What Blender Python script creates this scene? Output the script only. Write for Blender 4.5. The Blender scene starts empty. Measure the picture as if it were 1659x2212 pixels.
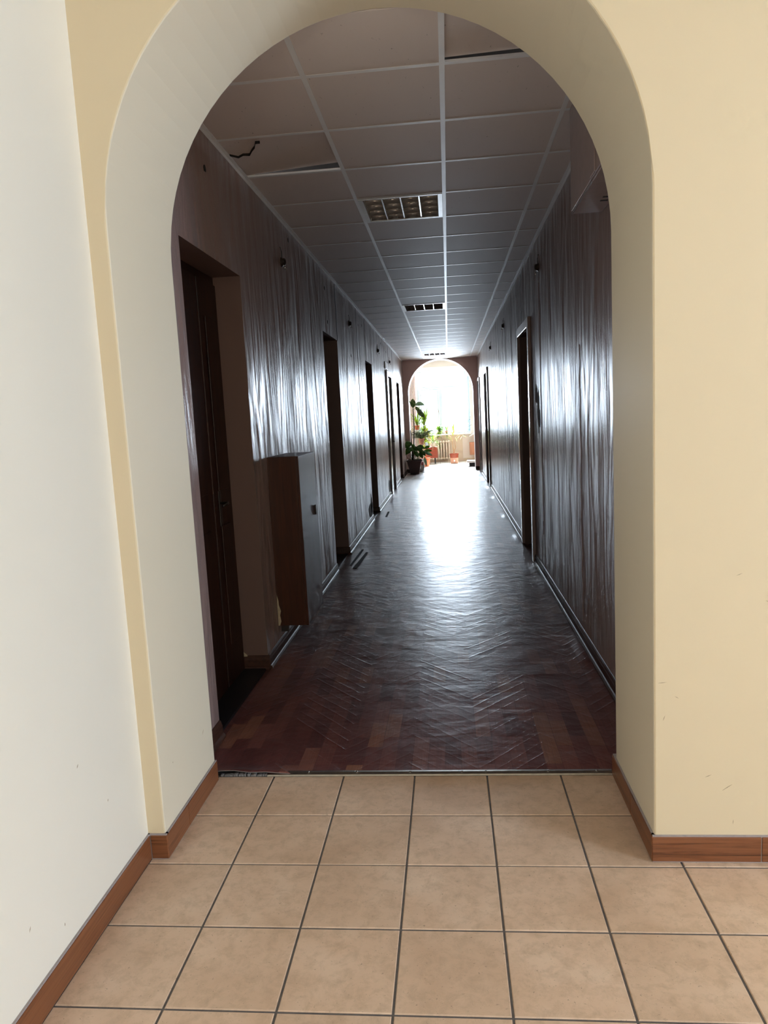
import bpy, bmesh, math, random
from mathutils import Vector, Matrix
random.seed(7)
S = bpy.context.scene
COL = S.collection
PI = math.pi

# ------------------------------------------------------------------ camera
yaw, pitch, roll = -0.0945841, -0.1295796, -0.0516228
CAM_Z = 1.51246
cy, sy, cp, sp = math.cos(yaw), math.sin(yaw), math.cos(pitch), math.sin(pitch)
fw = Vector((sy * cp, cy * cp, sp)); rt = Vector((cy, -sy, 0)); up = rt.cross(fw)
cr, sr = math.cos(roll), math.sin(roll)
rt2 = rt * cr + up * sr; up2 = up * cr - rt * sr
cam_d = bpy.data.cameras.new('camera'); cam = bpy.data.objects.new('camera', cam_d); COL.objects.link(cam)
m = Matrix((rt2, up2, -fw)).transposed().to_4x4(); m.translation = (0, 0, CAM_Z)
cam.matrix_world = m
cam_d.sensor_fit = 'HORIZONTAL'; cam_d.sensor_width = 36; cam_d.lens = 1554.9 / 1659 * 36
cam_d.clip_start = 0.02; cam_d.clip_end = 200
S.camera = cam

# ------------------------------------------------------------------ world, sun, daylight, exposure
W = bpy.data.worlds.new('daylight'); S.world = W; W.use_nodes = True
W.cycles.sampling_method = 'NONE'
bg = W.node_tree.nodes['Background']; bg.inputs[0].default_value = (0.86, 0.94, 1.0, 1); bg.inputs[1].default_value = 3.0
sun_d = bpy.data.lights.new('sun', 'SUN'); sun_d.energy = 56; sun_d.angle = 0.009; sun_d.color = (1, 0.95, 0.86)
sun = bpy.data.objects.new('sun', sun_d); COL.objects.link(sun)
sun.rotation_euler = Vector((0.02, -0.67, -0.74)).to_track_quat('-Z', 'Y').to_euler()
sun.location = (0, 30, 12)


def area(name, loc, direction, sx, sz, watts, color, portal=False):
    d = bpy.data.lights.new(name, 'AREA'); d.shape = 'RECTANGLE'; d.size = sx; d.size_y = sz
    d.energy = watts; d.color = color
    if portal: d.cycles.is_portal = True
    o = bpy.data.objects.new(name, d); COL.objects.link(o); o.location = loc
    o.rotation_euler = Vector(direction).to_track_quat('-Z', 'Z').to_euler()
    return o


# daylight entering through the hall's side window
# daylight of the bright sky just outside the side and far windows
area('hall_side_window_daylight', (5.78, -0.70, 1.75), (-1, 0, 0), 2.0, 1.7, 375, (0.82, 0.965, 1.24))
area('hall_back_warm_fill', (1.3, -3.78, 1.75), (0, 1, 0), 2.4, 1.6, 28, (1.0, 0.80, 0.52))  # unseen warm fill added behind the camera, brightens front wall and corridor
area('far_window_daylight', (-0.14, 23.98, 1.92), (0, -1, 0), 1.75, 2.2, 660, (0.84, 0.93, 1.09))
S.view_settings.view_transform = 'Standard'; S.view_settings.look = 'None'
S.view_settings.exposure = 0.0; S.view_settings.gamma = 1.0; S.view_settings.use_curve_mapping = False
S.cycles.max_bounces = 7; S.cycles.diffuse_bounces = 5; S.cycles.glossy_bounces = 4
S.cycles.use_adaptive_sampling = True; S.cycles.adaptive_threshold = 0.08; S.cycles.adaptive_min_samples = 18
S.cycles.transparent_max_bounces = 10
S.cycles.sample_clamp_indirect = 20.0
S.cycles.caustics_reflective = True; S.cycles.blur_glossy = 0.3; S.cycles.caustics_refractive = False
S.cycles.use_denoising = True
S.cycles.use_guiding = True; S.cycles.guiding_training_samples = 32


# ------------------------------------------------------------------ node helper and materials
class NT:
    def __init__(self, name):
        self.m = bpy.data.materials.new(name); self.m.use_nodes = True
        self.t = self.m.node_tree; self.b = self.t.nodes['Principled BSDF']

    def n(self, typ, **kw):
        nd = self.t.nodes.new(typ)
        for k, v in kw.items():
            if hasattr(nd, k): setattr(nd, k, v)
        return nd

    def put(self, nd, key, v):
        s = nd.inputs[key]
        if isinstance(v, bpy.types.NodeSocket): self.t.links.new(v, s)
        else:
            if isinstance(v, (tuple, list)) and len(v) == 3 and len(getattr(s, 'default_value', (0,) * 3)) == 4: v = (*v, 1)
            s.default_value = v

    def pos(self):
        return self.n('ShaderNodeNewGeometry').outputs['Position']

    def mapped(self, scale, src=None):
        mp = self.n('ShaderNodeMapping'); self.put(mp, 'Vector', src or self.pos()); self.put(mp, 'Scale', scale)
        return mp.outputs[0]

    def noise(self, vec, scale=1.0, detail=3.0, rough=0.5, dist=0.0):
        nd = self.n('ShaderNodeTexNoise'); self.put(nd, 'Vector', vec); self.put(nd, 'Scale', scale)
        self.put(nd, 'Detail', detail); self.put(nd, 'Roughness', rough); self.put(nd, 'Distortion', dist)
        return nd.outputs[0]

    def math(self, op, a, b=0.0, c=None):
        nd = self.n('ShaderNodeMath', operation=op); self.put(nd, 0, a); self.put(nd, 1, b)
        if c is not None: self.put(nd, 2, c)
        return nd.outputs[0]

    def ramp(self, fac, stops):
        nd = self.n('ShaderNodeValToRGB'); self.put(nd, 'Fac', fac); e = nd.color_ramp.elements
        while len(e) < len(stops): e.new(0.5)
        for el, (p, c) in zip(e, stops): el.position = p; el.color = (*c, 1) if len(c) == 3 else c
        return nd.outputs[0]

    def mix(self, fac, a, b, mode='MIX'):
        nd = self.n('ShaderNodeMix', data_type='RGBA', blend_type=mode)
        self.put(nd, 0, fac); self.put(nd, 6, a); self.put(nd, 7, b)
        return nd.outputs[2]

    def bump(self, h, strength=0.3, dist=0.01, normal=None):
        nd = self.n('ShaderNodeBump'); self.put(nd, 'Height', h); self.put(nd, 'Strength', strength); self.put(nd, 'Distance', dist)
        if normal is not None: self.put(nd, 'Normal', normal)
        return nd.outputs[0]

    def xyz(self, v=None):
        nd = self.n('ShaderNodeSeparateXYZ'); self.put(nd, 0, v or self.pos()); return nd.outputs

    def comb(self, x, y, z):
        nd = self.n('ShaderNodeCombineXYZ'); self.put(nd, 0, x); self.put(nd, 1, y); self.put(nd, 2, z); return nd.outputs[0]

    def set(self, **kw):
        names = dict(color='Base Color', rough='Roughness', metal='Metallic', spec='Specular IOR Level', normal='Normal',
                     trans='Transmission Weight', coat='Coat Weight', coatr='Coat Roughness', ior='IOR', sub='Subsurface Weight',
                     coatn='Coat Normal')
        for k, v in kw.items(): self.put(self.b, names[k], v)
        return self.m


def satin(t, color, rough, normal, f0, f1, power):
    """matt base under a thin satin gloss whose reflection grows towards grazing angles but stays weak."""
    t.set(color=color, rough=0.7, spec=0.0, normal=normal)
    gl = t.n('ShaderNodeBsdfGlossy'); t.put(gl, 'Roughness', rough); t.put(gl, 'Normal', normal)
    lw = t.n('ShaderNodeLayerWeight'); t.put(lw, 'Normal', normal)
    fac = t.math('ADD', f0, t.math('MULTIPLY', t.math('POWER', lw.outputs['Facing'], power), f1))
    mx = t.n('ShaderNodeMixShader'); t.put(mx, 0, fac); t.put(mx, 1, t.b.outputs[0]); t.put(mx, 2, gl.outputs[0])
    out = [n for n in t.t.nodes if n.type == 'OUTPUT_MATERIAL'][0]
    t.t.links.new(mx.outputs[0], out.inputs[0])
    return t.m


def paint(name, col, rough=0.55, var=0.06, bump=0.08, spec=0.4):
    t = NT(name)
    n1 = t.noise(t.mapped((1.3, 1.3, 0.9)), 1.0, 4)
    c = t.mix(n1, tuple(x * (1 - var) for x in col), tuple(min(1, x * (1 + var)) for x in col))
    nf = t.noise(t.pos(), 170, 3)
    n2 = t.noise(t.pos(), 7, 2)
    h = t.math('ADD', t.math('MULTIPLY', nf, 0.25), n2)
    return t.set(color=c, rough=rough, spec=spec, normal=t.bump(h, bump, 0.006))


def plain(name, col, rough=0.5, metal=0.0, spec=0.5, var=0.08, scale=20, bump=0.0):
    t = NT(name)
    n1 = t.noise(t.pos(), scale, 3)
    c = t.mix(n1, tuple(x * (1 - var) for x in col), tuple(min(1, x * (1 + var)) for x in col))
    kw = dict(color=c, rough=rough, metal=metal, spec=spec)
    if bump: kw['normal'] = t.bump(n1, bump, 0.004)
    return t.set(**kw)


def wood(name, dark, light, axis='z', rough=0.4, fine=60, spec=0.5, coat=0.0):
    t = NT(name)
    sc = {'x': (2.5, fine, fine), 'y': (fine, 2.5, fine), 'z': (fine, fine, 2.5)}[axis]
    g = t.noise(t.mapped(sc), 1.0, 5, 0.6, 0.6)
    c = t.ramp(g, [(0.30, dark), (0.52, tuple((a + b) / 2 for a, b in zip(dark, light))), (0.72, light)])
    return t.set(color=c, rough=rough, spec=spec, coat=coat, coatr=0.15, normal=t.bump(g, 0.12, 0.002))


M = {}
M['cream'] = paint('cream_wall_paint', (0.68, 0.56, 0.372), 0.55, 0.03, 0.05)
M['pale'] = paint('pale_wall_paint', (0.81, 0.76, 0.65), 0.5, 0.02, 0.05)
M['jamb'] = paint('ivory_jamb_paint', (0.76, 0.675, 0.515), 0.55, 0.03, 0.05)
M['white_paint'] = paint('white_paint', (0.82, 0.81, 0.79), 0.45, 0.02, 0.05)
M['far_wall'] = paint('far_wall_paint', (0.71, 0.63, 0.56), 0.6, 0.04)
M['niche'] = paint('niche_paint', (0.62, 0.50, 0.38), 0.6, 0.05)
M['pilaster'] = paint('dusty_pink_paint', (0.88, 0.67, 0.61), 0.55, 0.05)


def corridor_paint():
    t = NT('glossy_mauve_paint')
    p = t.xyz()
    v1 = t.comb(t.math('MULTIPLY', p[0], 14), t.math('MULTIPLY', p[1], 6.0), t.math('MULTIPLY', p[2], 0.95))
    n1 = t.noise(v1, 1.0, 4, 0.55, 0.9)
    v2 = t.comb(t.math('MULTIPLY', p[0], 40), t.math('MULTIPLY', p[1], 24.0), t.math('MULTIPLY', p[2], 3.6))
    n2 = t.noise(v2, 1.0, 3, 0.6, 0.4)
    n3 = t.noise(t.pos(), 260, 2)
    dirt = t.noise(t.mapped((1, 1.2, 0.7)), 1.6, 4)
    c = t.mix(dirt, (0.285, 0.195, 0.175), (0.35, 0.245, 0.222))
    n4 = t.noise(t.comb(0.0, t.math('MULTIPLY', p[1], 2.3), t.math('MULTIPLY', p[2], 0.9)), 1.0, 2, 0.5, 0.6)
    h = t.math('ADD', t.math('ADD', t.math('ADD', n1, t.math('MULTIPLY', n4, 2.6)), t.math('MULTIPLY', n2, 0.14)), t.math('MULTIPLY', n3, 0.05))
    rg = t.math('ADD', 0.26, t.math('MULTIPLY', dirt, 0.12))
    return satin(t, c, rg, t.bump(h, 1.0, 0.017), 0.02, 0.55, 3.0)


M['mauve'] = corridor_paint()
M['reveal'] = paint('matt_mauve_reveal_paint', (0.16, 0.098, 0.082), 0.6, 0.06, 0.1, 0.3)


def tile_floor():
    t = NT('beige_floor_tile')
    n1 = t.noise(t.pos(), 3.1, 5, 0.6)
    n2 = t.noise(t.pos(), 22, 5, 0.7, 0.3)
    c = t.ramp(n1, [(0.3, (0.565, 0.385, 0.262)), (0.55, (0.67, 0.48, 0.342)), (0.75, (0.73, 0.555, 0.415))])
    c = t.mix(t.ramp(n2, [(0.45, (0, 0, 0)), (0.75, (0.7, 0.7, 0.7))]), c, (0.42, 0.29, 0.19))
    sp_ = t.ramp(t.noise(t.pos(), 95, 4, 0.75), [(0.63, (0, 0, 0)), (0.69, (0.8, 0.8, 0.8))])
    c = t.mix(sp_, c, (0.20, 0.145, 0.10))
    oi = t.n('ShaderNodeObjectInfo')
    c = t.mix(0.35, c, t.mix(oi.outputs['Random'], (0.88, 0.87, 0.85), (1.1, 1.08, 1.05)), 'MULTIPLY')
    rg = t.math('ADD', 0.30, t.math('MULTIPLY', n2, 0.15))
    return t.set(color=c, rough=rg, spec=0.45, normal=t.bump(n2, 0.10, 0.002))


M['tile'] = tile_floor()
M['grout'] = plain('dark_grey_grout', (0.12, 0.105, 0.10), 0.85, var=0.4, scale=60, bump=0.3)


def skirting_mat(axis):
    t = NT('brown_wood_look_tile_' + axis)
    sc = {'x': (2.2, 40, 90), 'y': (40, 2.2, 90)}[axis]
    g = t.noise(t.mapped(sc), 1.0, 5, 0.65, 1.0)
    c = t.ramp(g, [(0.30, (0.075, 0.024, 0.009)), (0.46, (0.20, 0.070, 0.027)), (0.72, (0.265, 0.098, 0.040))])
    return t.set(color=c, rough=0.36, spec=0.5, normal=t.bump(g, 0.1, 0.001))


M['skirt_x'] = skirting_mat('x'); M['skirt_y'] = skirting_mat('y')
M['skirt_grout'] = plain('pale_grey_grout', (0.36, 0.31, 0.30), 0.9, var=0.2, scale=80)


def lino_mat():
    t = NT('parquet_print_linoleum')
    p = t.xyz()
    # printed strips run along the corridor
    vec = t.comb(p[1], p[0], 0.0)
    br = t.n('ShaderNodeTexBrick'); br.offset = 0.37; br.offset_frequency = 2; br.squash = 1.0
    t.put(br, 'Vector', vec); t.put(br, 'Scale', 1.0); t.put(br, 'Brick Width', 0.27); t.put(br, 'Row Height', 0.072)
    t.put(br, 'Mortar Size', 0.0012); t.put(br, 'Color1', (0, 0, 0)); t.put(br, 'Color2', (1, 1, 1)); t.put(br, 'Mortar', (0.1, 0.1, 0.1))
    base = t.ramp(br.outputs[0], [(0.0, (0.095, 0.028, 0.027)), (0.4, (0.140, 0.044, 0.040)), (0.8, (0.195, 0.070, 0.058)), (1.0, (0.260, 0.112, 0.070))])
    g = t.noise(t.mapped((75, 3.0, 1)), 1.0, 4, 0.6, 1.5)
    base = t.mix(0.55, base, t.ramp(g, [(0.3, (0.55, 0.5, 0.5)), (0.7, (1.25, 1.25, 1.25))]), 'MULTIPLY')
    # the old herringbone boards telegraph through as ridges
    wob = t.noise(t.mapped((3, 3, 1)), 1.0, 2)
    zx = t.math('ADD', p[0], 0.53)
    zig = t.math('PINGPONG', zx, 0.30)
    yy = t.math('ADD', t.math('SUBTRACT', p[1], t.math('MULTIPLY', zig, 1.15)), t.math('MULTIPLY', wob, 0.03))
    q = t.math('DIVIDE', yy, 0.095)
    fr = t.math('FRACT', q, 0.0)
    ridge = t.math('POWER', t.math('ABSOLUTE', t.math('SUBTRACT', t.math('MULTIPLY', fr, 2.0), 1.0)), 5.0)
    wn = t.n('ShaderNodeTexWhiteNoise', noise_dimensions='2D')
    t.put(wn, 'Vector', t.comb(t.math('FLOOR', t.math('ADD', q, 0.5), 0.0), t.math('FLOOR', t.math('DIVIDE', zx, 0.30), 0.0), 0.0))
    board = t.math('POWER', wn.outputs[0], 1.3)
    tilt = t.math('MULTIPLY', t.math('MULTIPLY', fr, wn.outputs[0]), 0.6)
    ridge = t.math('ADD', t.math('MULTIPLY', ridge, board), tilt)
    n1 = t.noise(t.mapped((4.5, 6.5, 1)), 1.0, 3, 0.5, 0.3)
    n2 = t.noise(t.mapped((20, 28, 1)), 1.0, 3)
    amp = t.ramp(t.noise(t.mapped((1.6, 0.9, 1)), 1.0, 2), [(0.35, (0.25, 0.25, 0.25)), (0.65, (1, 1, 1))])
    h = t.math('ADD', t.math('MULTIPLY', t.math('MULTIPLY', ridge, amp), 0.22), t.math('ADD', t.math('MULTIPLY', n1, 1.0), t.math('MULTIPLY', n2, 0.13)))
    nrm = t.bump(h, 0.6, 0.009)
    scuff = t.noise(t.mapped((2.2, 2.2, 1)), 1.0, 5, 0.7)
    rg = t.math('ADD', 0.27, t.math('MULTIPLY', scuff, 0.14))
    return satin(t, base, rg, nrm, 0.03, 0.88, 3.4)


M['lino'] = lino_mat()
M['lino_back'] = plain('grey_linoleum_backing', (0.20, 0.17, 0.15), 0.9, var=0.3, scale=40)
M['subfloor'] = plain('dark_broken_screed', (0.035, 0.03, 0.028), 0.95, var=0.5, scale=60, bump=0.6)
M['steel'] = plain('worn_aluminium_strip', (0.50, 0.46, 0.40), 0.32, 1.0, scale=50, var=0.2)


def ceiling_tile_mat():
    t = NT('fissured_ceiling_tile')
    sp_ = t.ramp(t.noise(t.mapped((60, 26, 40)), 1.0, 5, 0.7), [(0.66, (0, 0, 0)), (0.70, (0.8, 0.8, 0.8))])
    big = t.noise(t.pos(), 1.2, 3)
    c = t.mix(big, (0.74, 0.665, 0.645), (0.80, 0.725, 0.70))
    c = t.mix(sp_, c, (0.27, 0.24, 0.23))
    return t.set(color=c, rough=0.62, spec=0.35, normal=t.bump(t.noise(t.pos(), 180, 3), 0.12, 0.002))


M['ctile'] = ceiling_tile_mat()
M['grid'] = plain('white_ceiling_grid_metal', (0.86, 0.87, 0.90), 0.42, 0.0, 0.6, 0.04)
M['void'] = plain('dark_ceiling_void', (0.02, 0.018, 0.016), 0.9)
M['plaster'] = paint('hall_ceiling_paint', (0.80, 0.76, 0.68), 0.6, 0.02)
M['mirror'] = plain('polished_aluminium_louvre', (0.95, 0.94, 0.92), 0.20, 0.6, var=0.03)
M['tube'] = plain('unlit_lamp_tube', (0.85, 0.85, 0.84), 0.2)
M['white_metal'] = plain('white_enamel_metal', (0.82, 0.84, 0.84), 0.3, 0.0)
M['door_wood'] = wood('dark_red_brown_door_wood', (0.016, 0.004, 0.003), (0.048, 0.013, 0.006), 'z', 0.5, 34)
M['cabinet_wood'] = wood('reddish_brown_cabinet_veneer', (0.036, 0.009, 0.003), (0.070, 0.019, 0.006), 'z', 0.34, 42)
M['skirt_wood'] = wood('varnished_skirting_wood', (0.040, 0.015, 0.009), (0.075, 0.030, 0.018), 'y', 0.42, 40)
M['casing'] = plain('mauve_gloss_door_casing', (0.36, 0.27, 0.25), 0.22, var=0.1)
M['white_door'] = plain('off_white_gloss_door_paint', (0.62, 0.60, 0.59), 0.2, var=0.04)
M['dark_metal'] = plain('dark_aged_metal', (0.07, 0.06, 0.055), 0.35, 0.8)
M['chrome'] = plain('dull_chrome', (0.6, 0.58, 0.55), 0.22, 1.0)
M['bakelite'] = plain('brown_bakelite', (0.035, 0.024, 0.018), 0.4)
M['bare_plaster'] = plain('bare_grey_plaster', (0.21, 0.195, 0.185), 0.9, var=0.25, scale=30, bump=0.3)
M['crack'] = plain('dark_crack', (0.02, 0.016, 0.014), 0.9)
M['pale_plaster'] = plain('crumbled_pale_plaster', (0.42, 0.34, 0.23), 0.9, var=0.3, scale=50, bump=0.5)
M['frame_white'] = plain('white_window_frame_paint', (0.52, 0.59, 0.63), 0.35, var=0.03)
M['planter'] = plain('dark_brown_grey_plastic', (0.17, 0.135, 0.125), 0.5, var=0.12)
M['soil'] = plain('dry_potting_soil', (0.09, 0.06, 0.04), 0.95, var=0.4, scale=50, bump=0.5)
M['terra'] = plain('terracotta', (0.52, 0.23, 0.15), 0.7, var=0.12)
M['terra_glaze'] = plain('red_brown_glaze', (0.24, 0.042, 0.018), 0.25)
M['terra_pale'] = plain('pale_terracotta', (0.50, 0.25, 0.17), 0.6)
M['emblem'] = plain('white_glaze_emblem', (0.85, 0.82, 0.8), 0.3)
M['red_wood'] = wood('red_brown_lacquered_wood', (0.20, 0.034, 0.018), (0.32, 0.060, 0.03), 'x', 0.35, 45)
M['orange_wood'] = wood('orange_brown_wood', (0.40, 0.15, 0.075), (0.55, 0.24, 0.13), 'z', 0.4, 30)
M['black_wood'] = plain('black_painted_wood', (0.014, 0.012, 0.014), 0.4)
M['radiator'] = plain('beige_radiator_enamel', (0.74, 0.62, 0.51), 0.35, var=0.04)
M['blue_glass'] = plain('pale_blue_glazed_cup', (0.35, 0.47, 0.58), 0.2)
M['porcelain'] = plain('white_porcelain', (0.82, 0.81, 0.80), 0.2, var=0.02)
M['pink'] = plain('pink_enamel', (0.80, 0.28, 0.26), 0.3)
M['pale_green_pot'] = plain('pale_green_glaze', (0.52, 0.60, 0.52), 0.25)
M['orange_pot'] = plain('orange_red_plastic', (0.68, 0.17, 0.07), 0.4)
M['bark'] = wood('brown_plant_stem', (0.05, 0.022, 0.014), (0.11, 0.05, 0.03), 'z', 0.6, 50)
M['pale_bark'] = wood('pale_tan_trunk', (0.36, 0.20, 0.10), (0.52, 0.33, 0.19), 'z', 0.6, 50)


def leaf_mat(name, c1, c2, rough=0.35, trans=0.25, scale=14):
    t = NT(name)
    n1 = t.noise(t.pos(), scale, 3)
    c = t.mix(t.ramp(n1, [(0.35, (0, 0, 0)), (0.65, (1, 1, 1))]), c1, c2)
    t.set(color=c, rough=rough, spec=0.5)
    tr = t.n('ShaderNodeBsdfTranslucent'); t.put(tr, 'Color', c)
    mx = t.n('ShaderNodeMixShader'); t.put(mx, 0, trans); t.put(mx, 1, t.b.outputs[0]); t.put(mx, 2, tr.outputs[0])
    out = [n for n in t.t.nodes if n.type == 'OUTPUT_MATERIAL'][0]
    t.t.links.new(mx.outputs[0], out.inputs[0])
    return t.m


M['leaf_dark'] = leaf_mat('dark_green_leathery_leaf', (0.06, 0.17, 0.03), (0.13, 0.29, 0.05), 0.25, 0.25)
M['leaf_var'] = leaf_mat('variegated_leaf', (0.10, 0.17, 0.06), (0.42, 0.46, 0.24), 0.4, 0.5, 28)
M['leaf_pale'] = leaf_mat('silvery_green_leaf', (0.30, 0.42, 0.27), (0.46, 0.56, 0.42), 0.4, 0.5, 20)
M['leaf_lime'] = leaf_mat('yellow_green_strap_leaf', (0.28, 0.48, 0.03), (0.50, 0.64, 0.06), 0.4, 0.55)
M['leaf_yellow'] = leaf_mat('yellow_strap_leaf', (0.62, 0.60, 0.05), (0.72, 0.70, 0.20), 0.45, 0.5)
M['leaf_mid'] = leaf_mat('mid_green_leaf', (0.10, 0.26, 0.035), (0.20, 0.38, 0.07), 0.4, 0.45)
M['leaf_grey'] = leaf_mat('grey_green_feathery_leaf', (0.07, 0.095, 0.045), (0.14, 0.17, 0.08), 0.6, 0.3)
M['leaf_cream'] = leaf_mat('cream_striped_leaf', (0.62, 0.62, 0.36), (0.80, 0.78, 0.60), 0.45, 0.45)
M['tulle'] = leaf_mat('pale_blue_tulle_curtain', (0.62, 0.72, 0.76), (0.70, 0.80, 0.84), 0.8, 0.6)


def glass_mat(name='window_glass', tint=(0.93, 0.96, 0.96)):
    t = NT(name)
    tr = t.n('ShaderNodeBsdfTransparent'); t.put(tr, 'Color', (*tint, 1))
    gl = t.n('ShaderNodeBsdfGlossy'); t.put(gl, 'Roughness', 0.02)
    lw = t.n('ShaderNodeLayerWeight')
    fr = t.math('ADD', 0.04, t.math('MULTIPLY', t.math('POWER', lw.outputs['Facing'], 5.0), 0.9))
    mx = t.n('ShaderNodeMixShader'); t.put(mx, 0, fr); t.put(mx, 1, tr.outputs[0]); t.put(mx, 2, gl.outputs[0])
    out = [n for n in t.t.nodes if n.type == 'OUTPUT_MATERIAL'][0]
    t.t.links.new(mx.outputs[0], out.inputs[0])
    return t.m


M['glass'] = glass_mat()


# ------------------------------------------------------------------ mesh helpers
class MB:
    def __init__(self): self.v = []; self.f = []; self.mi = []

    def add(self, vs, fs, mi=0):
        o = len(self.v); self.v += [tuple(v) for v in vs]; self.f += [tuple(i + o for i in f) for f in fs]; self.mi += [mi] * len(fs)
        return self

    def box(self, x0, x1, y0, y1, z0, z1, mi=0):
        x0, x1 = sorted((x0, x1)); y0, y1 = sorted((y0, y1)); z0, z1 = sorted((z0, z1))
        vs = [(x, y, z) for x in (x0, x1) for y in (y0, y1) for z in (z0, z1)]
        return self.add(vs, [(0, 1, 3, 2), (4, 6, 7, 5), (0, 4, 5, 1), (2, 3, 7, 6), (0, 2, 6, 4), (1, 5, 7, 3)], mi)

    def prism(self, prof, axis, a, b, mi=0):
        """profile in the plane across the axis, extruded from a to b."""
        n = len(prof)

        def pt(p, q):
            return (q, p[0], p[1]) if axis == 'x' else (p[0], q, p[1]) if axis == 'y' else (p[0], p[1], q)
        vs = [pt(p, a) for p in prof] + [pt(p, b) for p in prof]
        fs = [(i, (i + 1) % n, n + (i + 1) % n, n + i) for i in range(n)] + [tuple(range(n))[::-1], tuple(range(n, 2 * n))]
        return self.add(vs, fs, mi)

    def tube(self, pts, rad, n=8, mi=0, cap=True):
        pts = [Vector(p) for p in pts]; k = len(pts)
        rad = rad if isinstance(rad, (list, tuple)) else [rad] * k
        vs = []
        for i, p in enumerate(pts):
            d = (pts[min(i + 1, k - 1)] - pts[max(i - 1, 0)]).normalized()
            a = d.orthogonal().normalized() if abs(d.z) > 0.9 else d.cross(Vector((0, 0, 1))).normalized()
            if abs(d.z) > 0.9: a = (Vector((1, 0, 0)) - d * d.x).normalized()
            b = d.cross(a)
            for j in range(n):
                t = 2 * PI * j / n
                vs.append(p + (a * math.cos(t) + b * math.sin(t)) * rad[i])
        fs = [(i * n + j, i * n + (j + 1) % n, (i + 1) * n + (j + 1) % n, (i + 1) * n + j) for i in range(k - 1) for j in range(n)]
        if cap: fs += [tuple(range(n))[::-1], tuple(range((k - 1) * n, k * n))]
        return self.add(vs, fs, mi)

    def lathe(self, prof, c=(0, 0, 0), n=20, mi=0, square=False):
        vs = []
        for r, z in prof:
            for j in range(n):
                t = 2 * PI * (j + 0.5) / n
                vs.append((c[0] + r * math.cos(t), c[1] + r * math.sin(t), c[2] + z))
        k = len(prof)
        fs = [(i * n + j, i * n + (j + 1) % n, (i + 1) * n + (j + 1) % n, (i + 1) * n + j) for i in range(k - 1) for j in range(n)]
        fs += [tuple(range(n))[::-1], tuple(range((k - 1) * n, k * n))]
        return self.add(vs, fs, mi)

    def build(self, name, mats, parent=None, bevel=0.0, smooth=False, merge=False, loc=None):
        me = bpy.data.meshes.new(name); me.from_pydata(self.v, [], self.f); me.update()
        mats = mats if isinstance(mats, (list, tuple)) else [mats]
        for q in mats: me.materials.append(M[q] if isinstance(q, str) else q)
        me.polygons.foreach_set('material_index', self.mi)
        bm = bmesh.new(); bm.from_mesh(me)
        if merge: bmesh.ops.remove_doubles(bm, verts=bm.verts, dist=1e-5)
        bmesh.ops.recalc_face_normals(bm, faces=bm.faces)
        bm.to_mesh(me); bm.free()
        if smooth: me.polygons.foreach_set('use_smooth', [True] * len(me.polygons))
        o = bpy.data.objects.new(name, me); COL.objects.link(o)
        if parent is not None: o.parent = parent; o.matrix_parent_inverse = parent.matrix_basis.inverted()
        if loc is not None: o.location = loc
        if bevel:
            b = o.modifiers.new('bevel', 'BEVEL'); b.width = bevel; b.segments = 2; b.limit_method = 'ANGLE'; b.angle_limit = 0.9
        return o


def box(name, mats, dims, parent=None, bevel=0.0):
    return MB().box(*dims).build(name, mats, parent, bevel)


def tag(o, label, cat, group=None):
    o['label'] = label; o['category'] = cat
    if group: o['group'] = group
    return o


def thing(name, label, cat, loc, group=None):
    o = bpy.data.objects.new(name, None); COL.objects.link(o); o.location = loc; o.empty_display_size = 0.1
    return tag(o, label, cat, group)


def struct(o, label=None):
    o['kind'] = 'structure'
    if label: o['label'] = label
    return o


def like(src, name, parent, loc):
    o = src.copy(); o.name = name; COL.objects.link(o); o.parent = parent
    o.matrix_parent_inverse = parent.matrix_basis.inverted(); o.location = loc
    return o


# ------------------------------------------------------------------ main dimensions
XL, XR = -1.1675, 0.82          # corridor walls
HL = -1.118                     # hall left wall
A0, A1 = 2.30, 2.85             # near arch wall
ZC = 2.997                      # corridor ceiling
F0, F1 = 19.5, 20.0             # far arch wall
WY = 23.6                       # far window wall
HZ = 3.3                        # hall ceiling
RX0, RX1 = -2.4, 2.4            # far room
AC, AR, AS = -0.2135, 0.8415, 2.158   # near arch: centre, radius, springing
FC, FR, FS = -0.172, 0.862, 2.13      # far arch


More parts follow.
